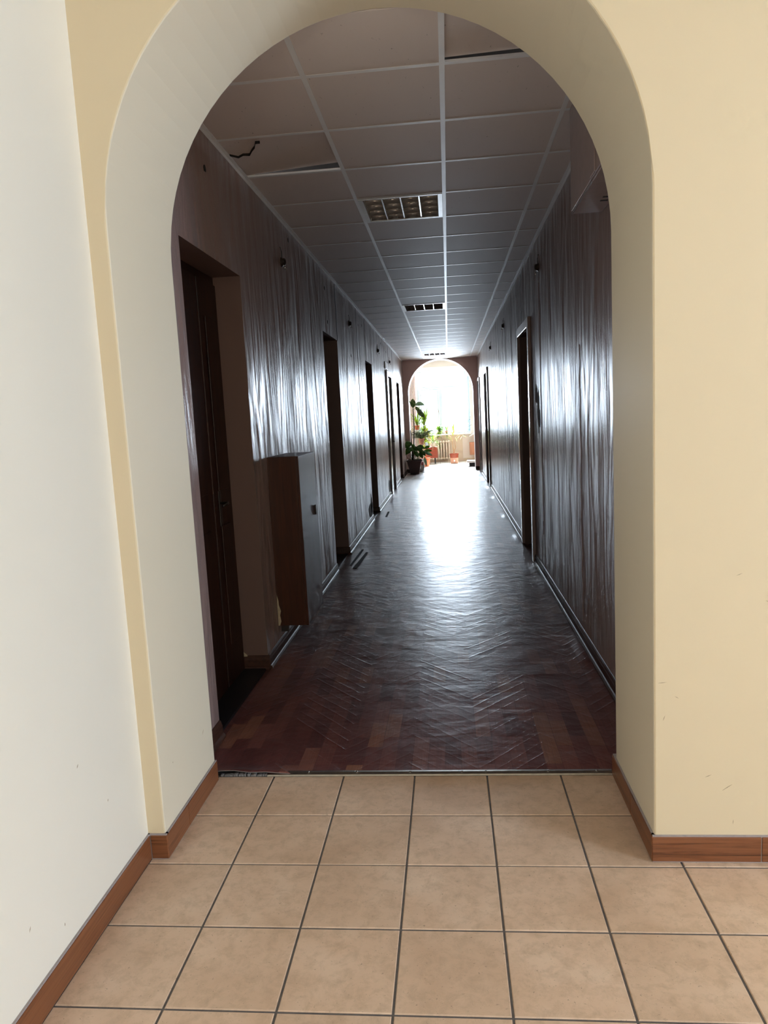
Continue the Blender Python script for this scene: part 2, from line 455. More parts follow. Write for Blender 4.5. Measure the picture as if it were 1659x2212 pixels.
def arch_wall(name, x0, x1, ya, yb, ztop, c, r, s, mats, seg=40):
    """Wall with a round-headed opening down to the floor; material 0 front face, 1 left jamb and soffit, 2 back."""
    mb = MB()
    xs = [c - r * math.cos(PI * i / seg) for i in range(seg + 1)]
    zs = [s + r * math.sin(PI * i / seg) for i in range(seg + 1)]
    for y, mi in ((ya, 0), (yb, 2)):
        mb.add([(x0, y, 0), (c - r, y, 0), (c - r, y, s), (x0, y, s)], [(0, 1, 2, 3)], mi)
        mb.add([(c + r, y, 0), (x1, y, 0), (x1, y, s), (c + r, y, s)], [(0, 1, 2, 3)], mi)
        mb.add([(x0, y, s), (c - r, y, s), (c - r, y, ztop), (x0, y, ztop)], [(0, 1, 2, 3)], mi)
        mb.add([(c + r, y, s), (x1, y, s), (x1, y, ztop), (c + r, y, ztop)], [(0, 1, 2, 3)], mi)
        for i in range(seg):
            mb.add([(xs[i], y, zs[i]), (xs[i + 1], y, zs[i + 1]), (xs[i + 1], y, ztop), (xs[i], y, ztop)], [(0, 1, 2, 3)], mi)
    for i in range(seg):
        mb.add([(xs[i], ya, zs[i]), (xs[i + 1], ya, zs[i + 1]), (xs[i + 1], yb, zs[i + 1]), (xs[i], yb, zs[i])], [(0, 1, 2, 3)], 1)
    for x in (c - r, c + r):
        mb.add([(x, ya, 0), (x, ya, s), (x, yb, s), (x, yb, 0)], [(0, 1, 2, 3)], 1)
    for x in (x0, x1): mb.add([(x, ya, 0), (x, ya, s), (x, ya, ztop), (x, yb, ztop), (x, yb, s), (x, yb, 0)], [(0, 1, 2, 3, 4, 5)], 2)
    mb.add([(x0, ya, ztop), (x1, ya, ztop), (x1, yb, ztop), (x0, yb, ztop)], [(0, 1, 2, 3)], 2)
    o = mb.build(name, mats, merge=True)
    b = o.modifiers.new('bevel', 'BEVEL'); b.width = 0.006; b.segments = 2; b.limit_method = 'ANGLE'; b.angle_limit = 1.0
    return o


# ------------------------------------------------------------------ floor
floor = struct(box('floor', 'grout', (-1.6, 5.7, -3.7, 2.905, -0.12, -0.0035)), 'beige square tiles with dark grey grout, then brown linoleum')
TX0, TPX, TY0, TPY = -0.2002, 0.30478, 2.5778, 0.3099
tile_src = None
tile_meshes = {}
g = 0.0034
rest = MB()
for r in range(-1, 19):
    for k in range(-6, 20):
        x0 = TX0 + TPX * (k); x1 = x0 + TPX
        y1 = TY0 - TPY * r; y0 = y1 - TPY
        x0, x1, y0, y1 = x0 + g, x1 - g, y0 + g, y1 - g
        lim = (AC - AR, AC + AR) if y0 > A0 - 0.02 else (HL, 5.5)
        cy0, cy1 = max(y0, -3.4), min(y1, 2.882)
        if x0 < lim[0]: x0 = lim[0] if x1 > lim[0] + 0.01 else None
        if x0 is None: continue
        if x1 > lim[1]: x1 = lim[1] if x0 < lim[1] - 0.01 else None
        if x1 is None or cy1 - cy0 < 0.02: continue
        if r > 9 or k > 8:
            rest.box(x0, x1, cy0, cy1, -0.009, 0); continue
        key = (round(x1 - x0, 4), round(cy1 - cy0, 4))
        c = ((x0 + x1) / 2, (cy0 + cy1) / 2, random.uniform(-0.0006, 0.0004))
        if key not in tile_meshes:
            w, d = key[0] / 2, key[1] / 2; bv = 0.0022
            prof = MB()
            lv = [(-w, -d, -0.009), (w, -d, -0.009), (w, d, -0.009), (-w, d, -0.009), (-w, -d, -bv), (w, -d, -bv), (w, d, -bv), (-w, d, -bv),
                  (-w + bv, -d + bv, 0), (w - bv, -d + bv, 0), (w - bv, d - bv, 0), (-w + bv, d - bv, 0)]
            prof.add(lv, [(0, 1, 5, 4), (1, 2, 6, 5), (2, 3, 7, 6), (3, 0, 4, 7), (4, 5, 9, 8), (5, 6, 10, 9), (6, 7, 11, 10), (7, 4, 8, 11), (8, 9, 10, 11), (3, 2, 1, 0)])
            o = prof.build('tile', 'tile', floor, loc=c); tile_meshes[key] = o
        else:
            like(tile_meshes[key], 'tile', floor, c)

o = rest.build('tile_field', 'tile', floor); o['kind'] = 'stuff'

# linoleum sheet: flat in the middle, rippled along the walls, its front left corner curled up
LY0, LY1 = 2.892, 21.2
mb = MB()
ys = [LY0 + 0.02 * i for i in range(12)] + [LY0 + 0.24 + 0.12 * i for i in range(1, 150)]
ys = [y for y in ys if y < LY1] + [LY1]
xs = [XL - 0.24, XL + 0.0, XL + 0.02, XL + 0.045, XL + 0.08, XL + 0.12, XL + 0.18, XL + 0.25, XL + 0.32, XL + 0.45, -0.4, 0.0, 0.35, 0.55, 0.65, 0.70, 0.735, 0.76, 0.785, 0.80, XR + 0.0, XR + 0.22]
random.seed(3)
rip = {}
for j in range(len(ys)):
    rip[j] = (max(0, math.sin(ys[j] * 3.1) + 0.7 * math.sin(ys[j] * 7.3 + 1)) * 0.011, max(0, math.sin(ys[j] * 2.7 + 2) + 0.6 * math.sin(ys[j] * 6.1)) * 0.008)


def lino_z(x, y, j):
    z = 0.006
    rr, rl = rip[j]
    if y > 3.2:
        if 0.66 < x < 0.81: z += rr * math.exp(-((x - 0.775) / 0.035) ** 2)
        if XL + 0.01 < x < XL + 0.2: z += rl * math.exp(-((x - XL - 0.06) / 0.035) ** 2)
    if y < 3.1 and x < -0.78:
        t = max(0, 1 - (y - LY0) / 0.10) ** 2
        z += t * 0.022 * math.exp(-((x + 1.0) / 0.10) ** 2) + t * 0.016 * math.exp(-((x + 0.86) / 0.05) ** 2)
    return z


nx = len(xs)
vs = [(x, y + (0.012 * math.sin(x * 9) if j == 0 and x < -0.78 else 0), lino_z(x, y, j)) for j, y in enumerate(ys) for x in xs]
mb.add(vs, [(j * nx + i, j * nx + i + 1, (j + 1) * nx + i + 1, (j + 1) * nx + i) for j in range(len(ys) - 1) for i in range(nx - 1)])
lino = mb.build('linoleum', ['lino', 'lino_back'], floor, smooth=True)
sol = lino.modifiers.new('thickness', 'SOLIDIFY'); sol.thickness = 0.003; sol.offset = -1; sol.material_offset_rim = 1
lino['label'] = 'dark red brown linoleum printed with wood strips'
box('screed', 'subfloor', (XL - 0.5, XR + 0.5, 2.9, 24.2, -0.12, 0.0), floor)
# broken screed showing under the curled corner
mb = MB()
for i in range(16):
    x = -1.045 + 0.013 * i + random.uniform(-.004, .004); mb.box(x, x + random.uniform(.006, .014), 2.884, 2.9, 0, random.uniform(.003, .011))
o = mb.build('rubble', 'bare_plaster', floor); o['kind'] = 'stuff'
# threshold strip with screws
mb = MB()
prof = [(2.878, 0.002), (2.884, 0.007), (2.900, 0.0105), (2.914, 0.0095), (2.916, 0.006), (2.916, 0.002)]
mb.prism(prof, 'x', -0.84, 0.622)
strip = mb.build('threshold_strip', 'steel', floor, smooth=False); strip['label'] = 'worn metal strip over the linoleum edge'
scr = None
for x in (-0.66, -0.45, -0.22, 0.0, 0.10, 0.36, 0.56):
    if scr is None: scr = MB().lathe([(0.005, 0), (0.005, 0.0016), (0.003, 0.0024), (0.0005, 0.0024)], n=10).build('screw', 'chrome', strip, loc=(x, 2.898, 0.0101))
    else: like(scr, 'screw', strip, (x, 2.898, 0.0101))
# worn strips lying loose at the second doorway
for pts in ([(-1.03, 7.16), (-0.985, 7.15), (-0.965, 8.0), (-0.99, 8.02)], [(-1.08, 7.3), (-1.06, 7.29), (-1.035, 8.2), (-1.06, 8.2)], [(-1.02, 10.9), (-0.99, 10.9), (-1.0, 11.5), (-1.03, 11.5)]):
    mb = MB(); n_ = len(pts)
    mb.prism(pts, 'z', 0.0085, 0.0105); mb.build('worn_patch', 'crack', floor)
# far room floor: pale square tiles
box('far_bed', 'grout', (RX0 - .3, RX1 + .3, 21.19, 24.2, -0.12, -0.003), floor)
M['far_tile'] = plain('pale_grey_beige_tile', (0.62, 0.60, 0.54), 0.35, var=0.06, scale=4)
ft = None
for i in range(16):
    for j in range(8):
        c = (RX0 + 0.15 + 0.3 * i, 21.35 + 0.3 * j, 0)
        if ft is None: ft = MB().add([(-.148, -.148, -.008), (.148, -.148, -.008), (.148, .148, -.008), (-.148, .148, -.008), (-.146, -.146, 0.003), (.146, -.146, 0.003), (.146, .146, 0.003), (-.146, .146, 0.003)],
                                     [(3, 2, 1, 0), (0, 1, 5, 4), (1, 2, 6, 5), (2, 3, 7, 6), (3, 0, 4, 7), (4, 5, 6, 7)]).build('tile', 'far_tile', floor, loc=c)
        else: like(ft, 'tile', floor, c)
box('screed', 'far_tile', (RX0 - .3, RX1 + .3, 19.9, 21.19, -0.1, 0.001), floor)

# ------------------------------------------------------------------ hall walls
wf = struct(arch_wall('wall_front', HL - 0.4, 5.5, A0, A1, HZ, AC, AR, AS, ['cream', 'jamb', 'reveal']), 'cream plastered wall with a round headed archway')
wl = struct(box('wall_left', 'pale', (HL - 0.3, HL, -3.5, A0, 0, HZ)), 'pale cream wall of the entrance hall at the left edge')
mb = MB()
for d in ((5.5, 5.7, -3.5, -1.7, 0, HZ), (5.5, 5.7, 0.3, A0, 0, HZ), (5.5, 5.7, -1.7, 0.3, 0, 0.90), (5.5, 5.7, -1.7, 0.3, 2.60, HZ)): mb.box(*d)
wr = struct(mb.build('wall_right', 'cream'))
mb = MB()
for d in ((HL - .3, 0.1, -3.7, -3.5, 0, HZ), (2.5, 5.7, -3.7, -3.5, 0, HZ), (0.1, 2.5, -3.7, -3.5, 0, 0.95), (0.1, 2.5, -3.7, -3.5, 2.55, HZ)): mb.box(*d)
wb = struct(mb.build('wall_back', 'cream'))
hc = struct(box('ceiling', 'plaster', (HL - 0.3, 5.7, -3.7, A0, HZ, HZ + 0.15)))


def hall_window(name, horizontal, at, a0, a1, z0, z1, gm):
    def bx(mb, u0, u1, d0, d1, zz0, zz1):
        mb.box(*((u0, u1, at + d0, at + d1, zz0, zz1) if horizontal else (at + d0, at + d1, u0, u1, zz0, zz1)))
    mb = MB(); w = 0.06; mid = (a0 + a1) / 2
    bx(mb, a0, a0 + w, -.03, .03, z0, z1); bx(mb, a1 - w, a1, -.03, .03, z0, z1)
    bx(mb, a0, a1, -.03, .03, z0, z0 + w); bx(mb, a0, a1, -.03, .03, z1 - w, z1); bx(mb, mid - .04, mid + .04, -.03, .03, z0, z1)
    fr = struct(mb.build(name, 'frame_white'))
    for u0, u1 in ((a0 + w, mid - .04), (mid + .04, a1 - w)):
        mb = MB(); bx(mb, u0, u1, -.004, .004, z0 + w, z1 - w); mb.build('pane', gm, fr)


hall_window('window_2', False, 5.6, -1.7, 0.3, 0.90, 2.60, 'glass')
hall_window('window_3', True, -3.6, 0.1, 2.5, 0.95, 2.55, 'glass')  # unseen back window that the added warm fill shines through

# hall skirting tiles, one piece after another
BH = 0.09


def skirt_run(root, axis, at, inward, cuts):
    for a, b in zip(cuts[:-1], cuts[1:]):
        gp = 0.0018
        if axis == 'y':
            mb = MB().box(at, at + 0.010 * inward, a + gp, b - gp, 0.004, BH); mb.build('skirting_tile', 'skirt_y', root, 0.0015)
        else:
            mb = MB().box(a + gp, b - gp, at, at + 0.010 * inward, 0.004, BH); mb.build('skirting_tile', 'skirt_x', root, 0.0015)


def skirt_bed(name, dims): return struct(box(name, 'skirt_grout', dims))


bl = skirt_bed('baseboard_left', (HL - .01, HL + 0.0065, -3.5, A0, 0.0, BH + 0.004))
skirt_run(bl, 'y', HL, 1, [A0 - 0.012, 1.968, 1.635, 1.30, 0.97, 0.64, 0.3, -0.03, -0.36, -0.7, -1.03, -1.36, -1.7, -2.03, -2.36, -2.7, -3.03, -3.4])
bf = skirt_bed('baseboard_front', (AC + AR - 0.0065, 5.5, A0 - 0.0065, A0 + .01, 0.0, BH + 0.004))
skirt_run(bf, 'x', A0, -1, [AC + AR - 0.010, 0.968, 1.302, 1.635, 1.968, 2.30, 2.635, 2.968, 3.3, 3.635, 3.968, 4.3, 4.635, 4.968, 5.3])
MB().box(HL, AC - AR + 0.0065, A0 - 0.0065, A0 + .01, 0, BH + .004).build('grout_line', 'skirt_grout', bf)
skirt_run(bf, 'x', A0, -1, [HL + 0.010, AC - AR + 0.010])
bj = skirt_bed('trim_1', (AC - AR - .01, AC - AR + 0.0065, A0 + .0, A1, 0.0, BH + 0.004))
skirt_run(bj, 'y', AC - AR, 1, [A0 - 0.009, 2.50, A1])
bj2 = skirt_bed('trim_2', (AC + AR - 0.0065, AC + AR + .01, A0 + .0, A1 + 0.03, 0.0, BH + 0.004))
skirt_run(bj2, 'y', AC + AR, -1, [A0 - 0.009, 2.58, A1 + 0.03])

# small marks and chips on the hall paint
def scuff(root, name, mat, pts, th=0.0012, axis='y', at=0.0):
    """thin irregular flake standing proud of a wall; pts in the wall's own plane."""
    mb = MB()
    if axis == 'y': mb.prism([(u, v) for u, v in pts], 'y', at - th, at + th)
    else: mb.prism([(u, v) for u, v in pts], 'x', at - th, at + th)
    return mb.build(name, mat, root)


M['scuff'] = plain('grey_scuff_mark', (0.42, 0.33, 0.22), 0.8, var=0.2)
for (x, z, l, a) in ((0.86, 0.26, 0.018, 0.6), (0.655, 0.62, 0.014, 0.1), (0.70, 0.57, 0.008, 2.6), (0.88, 0.14, 0.008, 1.5), (0.80, 0.30, 0.010, 0.4), (0.66, 0.50, 0.009, 1.2), (0.89, 0.97, 0.010, 0.4), (0.98, 0.88, 0.012, 2.8)):
    ca, sa = math.cos(a), math.sin(a); w = 0.0012
    scuff(wf, 'scuff_mark', 'scuff', [(x - l * ca, z - l * sa), (x + w * sa, z - w * ca), (x + l * ca, z + l * sa), (x - w * sa, z + w * ca)], 0.0006, 'y', A0)
for (y, z, l, a) in ((1.9, 0.55, 0.006, 0.9), (2.05, 0.36, 0.004, 1.2), (1.60, 0.26, 0.007, 1.1), (1.75, 0.16, 0.005, 1.5)):
    ca, sa = math.cos(a), math.sin(a); w = 0.0018
    scuff(wl, 'scuff_mark', 'scuff', [(y - l * ca, z - l * sa), (y + w * sa, z - w * ca), (y + l * ca, z + l * sa), (y - w * sa, z + w * ca)], 0.0005, 'x', HL)
for (y, z, l, a) in ((2.74, 0.27, 0.012, 0.7), (2.36, 2.35, 0.004, 0.7), (2.42, 0.30, 0.003, 1.0)):
    ca, sa = math.cos(a), math.sin(a); w = 0.002
    scuff(wf, 'scuff_mark', 'scuff', [(y - l * ca, z - l * sa), (y + w * sa, z - w * ca), (y + l * ca, z + l * sa), (y - w * sa, z + w * ca)], 0.0005, 'x', AC - AR if z < 2.1 else -1.04)

# ------------------------------------------------------------------ corridor walls with recessed doorways
RD = 0.19   # recess depth


def corridor_wall(name, x, side, openings, mats, thick=0.5):
    """side -1: wall lies to the left of x.  openings (y0,y1,ztop,depth)."""
    mb = MB(); xo = x + side * thick
    y = A1
    for (a, b, zt, d) in openings:
        mb.add([(x, y, 0), (x, a, 0), (x, a, ZC + .1), (x, y, ZC + .1)], [(0, 1, 2, 3)], 0)
        mb.add([(x, a, zt), (x, b, zt), (x, b, ZC + .1), (x, a, ZC + .1)], [(0, 1, 2, 3)], 0)
        xi = x + side * d
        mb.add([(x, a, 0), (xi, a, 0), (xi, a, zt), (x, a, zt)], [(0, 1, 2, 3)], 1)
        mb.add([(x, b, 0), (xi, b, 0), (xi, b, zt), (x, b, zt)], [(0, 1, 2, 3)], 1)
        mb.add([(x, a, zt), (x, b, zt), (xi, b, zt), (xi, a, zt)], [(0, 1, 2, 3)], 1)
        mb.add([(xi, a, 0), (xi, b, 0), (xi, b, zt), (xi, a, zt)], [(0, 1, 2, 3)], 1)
        y = b
    mb.add([(x, y, 0), (x, F0, 0), (x, F0, ZC + .1), (x, y, ZC + .1)], [(0, 1, 2, 3)], 0)
    mb.add([(xo, A1, -.1), (xo, F0, -.1), (xo, F0, ZC + .1), (xo, A1, ZC + .1)], [(0, 1, 2, 3)], 1)
    mb.add([(x, A1, ZC + .1), (xo, A1, ZC + .1), (xo, F0, ZC + .1), (x, F0, ZC + .1)], [(0, 1, 2, 3)], 1)
    for yy in (A1, F0): mb.add([(x, yy, 0), (xo, yy, 0), (xo, yy, ZC + .1), (x, yy, ZC + .1)], [(0, 1, 2, 3)], 1)
    return struct(mb.build(name, mats, merge=True))


LD = [(3.26, 4.22, 2.37, 0.19), (7.02, 7.93, 2.375, 0.22), (10.60, 11.50, 2.36, 0.22), (14.12, 15.16, 2.33, 0.07), (16.93, 17.84, 2.33, 0.22)]
RDs = [(7.25, 8.22, 2.315, 0.22), (14.75, 15.85, 2.33, 0.22), (18.40, 19.25, 2.33, 0.2)]
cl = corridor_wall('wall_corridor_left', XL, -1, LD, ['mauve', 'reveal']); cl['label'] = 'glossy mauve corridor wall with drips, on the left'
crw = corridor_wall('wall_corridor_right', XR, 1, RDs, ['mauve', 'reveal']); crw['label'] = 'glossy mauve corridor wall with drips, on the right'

# skirting boards of the corridor: moulded profile, one board per wall stretch
SK = [(0.0, 0.0), (0.026, 0.0), (0.027, 0.010), (0.020, 0.020), (0.014, 0.024), (0.014, 0.062), (0.010, 0.070), (0.009, 0.078), (0.004, 0.086), (0.0, 0.088)]


def skirting(root, x, inward, y0, y1, z=0.008):
    prof = [(x + inward * a, z + b) for a, b in SK]
    MB().prism(prof, 'y', y0, y1).build('skirting_board', 'skirt_wood', root)


def skirting_x(root, y, inward, x0, x1, z=0.008):
    prof = [(y + inward * a, z + b) for a, b in SK]
    MB().prism(prof, 'x', x0, x1).build('skirting_board', 'skirt_wood', root)


bcl = struct(MB().prism([(XL + a, .008 + b) for a, b in SK], 'y', A1 + .005, 3.26).build('baseboard_corridor_left', 'skirt_wood'))
for a, b in ((4.22, 5.6), (5.606, 7.02), (7.93, 9.3), (9.306, 10.60), (11.50, 12.9), (12.906, 14.04), (15.24, 16.93), (17.84, 19.49)): skirting(bcl, XL, 1, a, b)
for (a, b, zt, d) in LD[:3] + LD[4:]: skirting_x(bcl, b, -1, XL - d + .03, XL + 0.012)
bcr = struct(MB().prism([(XR - a, .008 + b) for a, b in SK], 'y', A1 + .005, 5.35).build('baseboard_corridor_right', 'skirt_wood'))
for a, b in ((5.356, 7.16), (8.30, 10.4), (10.406, 12.6), (12.606, 14.66), (15.94, 18.32), (19.33, 19.49)): skirting(bcr, XR, -1, a, b)


# wall damage: seams, bare patches and nail holes
def blob(cy_, cz, ry, rz, n=13, jag=0.3, seed=0):
    rnd = random.Random(seed); return [(cy_ + ry * math.cos(2 * PI * i / n) * (1 - jag * rnd.random()), cz + rz * math.sin(2 * PI * i / n) * (1 - jag * rnd.random())) for i in range(n)]


for i, (y, z, ry, rz) in enumerate(((10.27, 0.20, 0.33, 0.12), (10.45, 0.26, 0.14, 0.16), (13.75, 0.22, 0.30, 0.13))):
    scuff(cl, 'bare_patch', 'bare_plaster', blob(y, z, ry, rz, 15, 0.35, i), 0.002, 'x', XL)
for i, (y, z, ry, rz) in enumerate(((6.83, 1.66, 0.10, 0.10), (6.70, 1.50, 0.10, 0.22), (8.62, 0.55, 0.07, 0.17), (8.58, 0.28, 0.06, 0.15))):
    scuff(crw, 'bare_patch', 'bare_plaster', blob(y, z, ry, rz, 15, 0.4, 20 + i), 0.002, 'x', XR)
for i, (y, z, ry, rz) in enumerate(((6.62, 1.44, 0.025, 0.10), (6.52, 0.50, 0.02, 0.03), (8.60, 0.52, 0.02, 0.10))):
    scuff(crw, 'chipped_hole', 'crack', blob(y, z, ry, rz, 9, 0.4, 40 + i), 0.003, 'x', XR)


def seam(root, x, pts, w=0.006, name='seam', mat='crack', th=0.0015):
    mb = MB(); n_ = len(pts)
    vs = []
    for (y, z) in pts: vs += [(x - th, y - w / 2, z), (x + th, y - w / 2, z), (x + th, y + w / 2, z), (x - th, y + w / 2, z)]
    fs = []
    for i in range(n_ - 1):
        for j in range(4): fs.append((4 * i + j, 4 * i + (j + 1) % 4, 4 * i + 4 + (j + 1) % 4, 4 * i + 4 + j))
    mb.add(vs, fs); mb.build(name, mat, root)


def wavy(y, z0, z1, amp, n=12, seed=1):
    rnd = random.Random(seed); return [(y + rnd.uniform(-amp, amp), z0 + (z1 - z0) * i / n) for i in range(n + 1)]


seam(cl, XL, wavy(7.95, 2.37, 2.98, 0.01), 0.03)
seam(cl, XL, wavy(9.73, 1.45, 2.98, 0.015, 14, 2), 0.022)
seam(cl, XL, wavy(10.72, 2.36, 2.97, 0.03, 10, 3), 0.02)
seam(cl, XL, wavy(15.9, 0.1, 2.97, 0.01, 8, 4), 0.03)
seam(cl, XL, wavy(14.6, 2.35, 2.62, 0.02, 6, 6), 0.02)
seam(crw, XR, wavy(10.2, 0.4, 2.75, 0.03, 14, 5), 0.022)
seam(crw, XR, wavy(8.0, 2.42, 2.95, 0.02, 8, 8), 0.02)
seam(crw, XR, wavy(6.50, 0.4, 2.6, 0.012, 14, 15), 0.004, 'paint_ridge', 'mauve', 0.004)
seam(crw, XR, wavy(4.62, 0.15, 1.9, 0.02, 16, 9), 0.006, 'paint_ridge', 'mauve', 0.003)
for i, (y, z) in enumerate(((5.66, 2.90), (7.28, 2.82), (7.35, 2.50), (9.95, 2.78), (10.4, 2.83), (13.3, 2.86), (14.4, 2.80), (3.72, 2.80), (9.05, 2.3))):
    scuff(cl, 'nail_hole', 'crack', blob(y, z, 0.018 + 0.003 * (i % 3), 0.022, 8, 0.4, i), 0.0015, 'x', XL)
# crumbled plaster at the foot of the first reveal
mb = MB(); mb.prism([(XL - 0.185, 0.0), (XL - 0.115, 0.0), (XL - 0.10, 0.02), (XL - .118, 0.045), (XL - 0.13, 0.10), (XL - 0.16, 0.125), (XL - 0.185, 0.12)], 'y', 4.214, 4.2215)
mb.build('crumbled_plaster', 'pale_plaster', cl)

# ------------------------------------------------------------------ doors of the corridor
def lever(root, x, y, z, side, mat='dark_metal'):
    mb = MB(); mb.box(x, x + side * 0.006, y - 0.02, y + 0.02, z - 0.11, z + 0.09)
    pl = mb.build('handle_plate', mat, root, 0.002)
    mb = MB(); mb.tube([(x + side * .004, y, z + .02), (x + side * .05, y, z + .02), (x + side * .055, y - .02, z + .02), (x + side * .055, y - .11, z + .015)], 0.008, 8)
    mb.build('handle', mat, pl, smooth=True)


def recess_door(idx, x, side, a, b, zt, d, leaf_mat_='door_wood', double=False, white=False, casing=False, casing_mat='casing'):
    xb = x + side * (d - 0.001); th = 0.028
    inw = -side
    root = struct(MB().box(xb, xb + inw * th, a + .004, b - .004, 0.010, zt - .003).build('door_%d' % idx, leaf_mat_))
    # boards standing proud of the leaf
    x1 = xb + inw * th
    if double:
        mid = 3.87
        w = [(a + .03, mid - 0.012), (mid + 0.012, b - .02)]
    else: w = [(a + .07, b - .07)]
    for (p, q) in w:
        MB().box(x1, x1 + inw * 0.016, p, q, 0.02, zt - .05).build('panel', leaf_mat_, root, 0.004)
        pw = (q - p)
        MB().box(x1 + inw * .016, x1 + inw * 0.024, p + .08, q - .08, 0.25, 0.95).build('panel', leaf_mat_, root, 0.004)
        MB().box(x1 + inw * .016, x1 + inw * 0.024, p + .08, q - .08, 1.15, zt - .25).build('panel', leaf_mat_, root, 0.004)
    return root, x1 + inw * 0.016


d1, xs1 = recess_door(1, XL, -1, *LD[0], double=True); d1['label'] = 'dark red brown double door in the first recess on the left'
lever(d1, xs1, 3.97, 1.06, 1)
mb = MB().box(XL - .004, XL - .09, 3.26 + .0005, 3.264, 1.64, 1.82)
# pale lock strike on the frame side of the first door
sp_o = MB().box(xs1 - 0.002, xs1 + .004, 3.575, 3.615, 1.63, 1.83).build('strike_plate', 'chrome', d1, 0.002)
MB().box(xs1 + .004, xs1 + .012, 3.585, 3.605, 1.68, 1.73).build('bolt', 'chrome', sp_o)
d2, xs2 = recess_door(2, XL, -1, *LD[1]); d2['label'] = 'dark door in the second recess on the left'
lever(d2, xs2, 7.15, 1.03, 1)
d3, xs3 = recess_door(3, XL, -1, *LD[2]); d3['label'] = 'dark door in the third recess on the left'
lever(d3, xs3, 10.7, 1.03, 1)
# fourth left door: pale leaf almost flush, casing standing proud
a, b, zt, d = LD[3]
d4 = struct(MB().box(XL - d + .001, XL - 0.012, a + .003, b - .05, 0.010, zt - .004).build('door_4', 'white_door'), 'off white door with glossy paint, fourth on the left')
MB().box(XL - d + .001, XL - .03, b - .05, b - .002, 0.01, zt - .004).build('gap', 'crack', d4)
for y0, y1, z0, z1 in ((a - .08, a, 0.01, zt + .10), (b, b + .08, 0.01, zt + .10), (a, b, zt, zt + .10)):
    MB().box(XL, XL + 0.032, y0, y1, z0, z1).build('casing', 'white_door', d4, 0.003)
MB().box(XL, XL + .02, 13.9, 14.5, zt + .12, zt + .25).build('sign_plate', 'white_metal', d4, 0.002)
lever(d4, XL - 0.012, b - .10, 1.0, 1)
d5, xs5 = recess_door(5, XL, -1, *LD[4]); d5['label'] = 'door in the last recess on the left, beside the far arch'


def right_casing(root, a, b, zt, w=0.09, mat='casing'):
    for y0, y1, z0, z1 in ((a - w, a, 0.01, zt + w), (b, b + w, 0.01, zt + w), (a, b, zt, zt + w)):
        MB().prism([(XR, 0), (XR - .03, 0), (XR - .03, w * .3), (XR - .022, w * .5), (XR - .026, w), (XR, w)], 'z', 0, 1) if False else None
        MB().box(XR - 0.03, XR, y0, y1, z0, z1).build('casing', mat, root, 0.006)


d6, _ = recess_door(6, XR, 1, *RDs[0]); d6['label'] = 'dark door with a glossy casing, first on the right'
right_casing(d6, *RDs[0][:3]); lever(d6, XR + RDs[0][3] - .045, 7.4, 1.03, -1)
d7, _ = recess_door(7, XR, 1, *RDs[1]); d7['label'] = 'dark door with a glossy casing, second on the right'
right_casing(d7, *RDs[1][:3], mat='white_door')
d8, _ = recess_door(8, XR, 1, *RDs[2]); d8['label'] = 'door with a glossy casing, last on the right'
right_casing(d8, *RDs[2][:3], w=0.075, mat='white_door')
# dark thresholds in the recesses
for (a, b, zt, d) in LD: MB().box(XL - d + .03, XL - .01, a + .005, b - .03, 0.002, 0.022).build('threshold_board', 'black_wood', floor)

# ------------------------------------------------------------------ suspended ceiling
susp = struct(box('ceiling', 'void', (XL - .3, XR + .3, A1 + .001, F0 - .001, 3.40, 3.45)), 'suspended corridor ceiling of square grey tiles in a white metal grid')
GX = [XL, -0.5675, 0.0325, 0.6325, XR]
GY0 = 3.30727
GY = [A1] + [GY0 + 0.6 * i for i in range(28)]
LIGHT_ROWS = (3, 11, 24)
ct = {}
TH = 0.015


def ceil_tile(w, d):
    k = (round(w, 3), round(d, 3))
    return k


row = -1
for j in range(len(GY) - 1):
    y0, y1 = GY[j], min(GY[j + 1], F0)
    if y1 - y0 < 0.05: continue
    r = j - 1                      # grid row number; row 0 lies past the first bar
    for c in range(4):
        x0, x1 = GX[c], GX[c + 1]
        if r in LIGHT_ROWS and c == 1: continue
        w, d = x1 - x0 - 0.004, y1 - y0 - 0.004
        k = (round(w, 3), round(d, 3))
        loc = ((x0 + x1) / 2, (y0 + y1) / 2, ZC + 0.0006)
        rot = (0, 0, 0)
        if r == -1 and c == 2: loc = (loc[0], loc[1] - 0.005, ZC + 0.020); rot = (math.radians(1.6), math.radians(-1.2), 0)
        if r == 2 - 1 and c == 0: rot = (math.radians(1.1), math.radians(-3.2), 0); loc = (loc[0], loc[1] - .006, ZC + 0.022)
        if k not in ct:
            mb = MB(); hw, hd = w / 2, d / 2
            mb.box(-hw, hw, -hd, hd, 0, TH)
            o = mb.build('tile', 'ctile', susp, loc=loc); ct[k] = o
        else: o = like(ct[k], 'tile', susp, loc)
        o.rotation_euler = rot
        if r == 1 and c == 0: o['label'] = 'lifted ceiling tile with a dark gap and a cracked corner'
        if r == -1 and c == 2: o['label'] = 'lifted ceiling tile leaving a dark gap'
# crack across the corner of the lifted tile
pts = [(-1.15, 4.12), (-1.11, 4.17), (-1.075, 4.14), (-1.04, 4.15), (-1.01, 4.09), (-0.985, 4.05), (-0.965, 3.99), (-0.94, 3.99)]
mb = MB()
wd = [0.014, 0.007, 0.004, 0.004, 0.0035, 0.003, 0.003, 0.0015]
vs = []
for (x, y), w in zip(pts, wd): vs += [(x, y - w / 2, ZC - .0025), (x, y + w / 2, ZC - .0025), (x, y + w / 2, ZC + .012), (x, y - w / 2, ZC + .012)]
mb.add(vs, [(4 * i + j, 4 * i + (j + 1) % 4, 4 * i + 4 + (j + 1) % 4, 4 * i + 4 + j) for i in range(len(pts) - 1) for j in range(4)])
mb.build('crack', 'crack', susp)
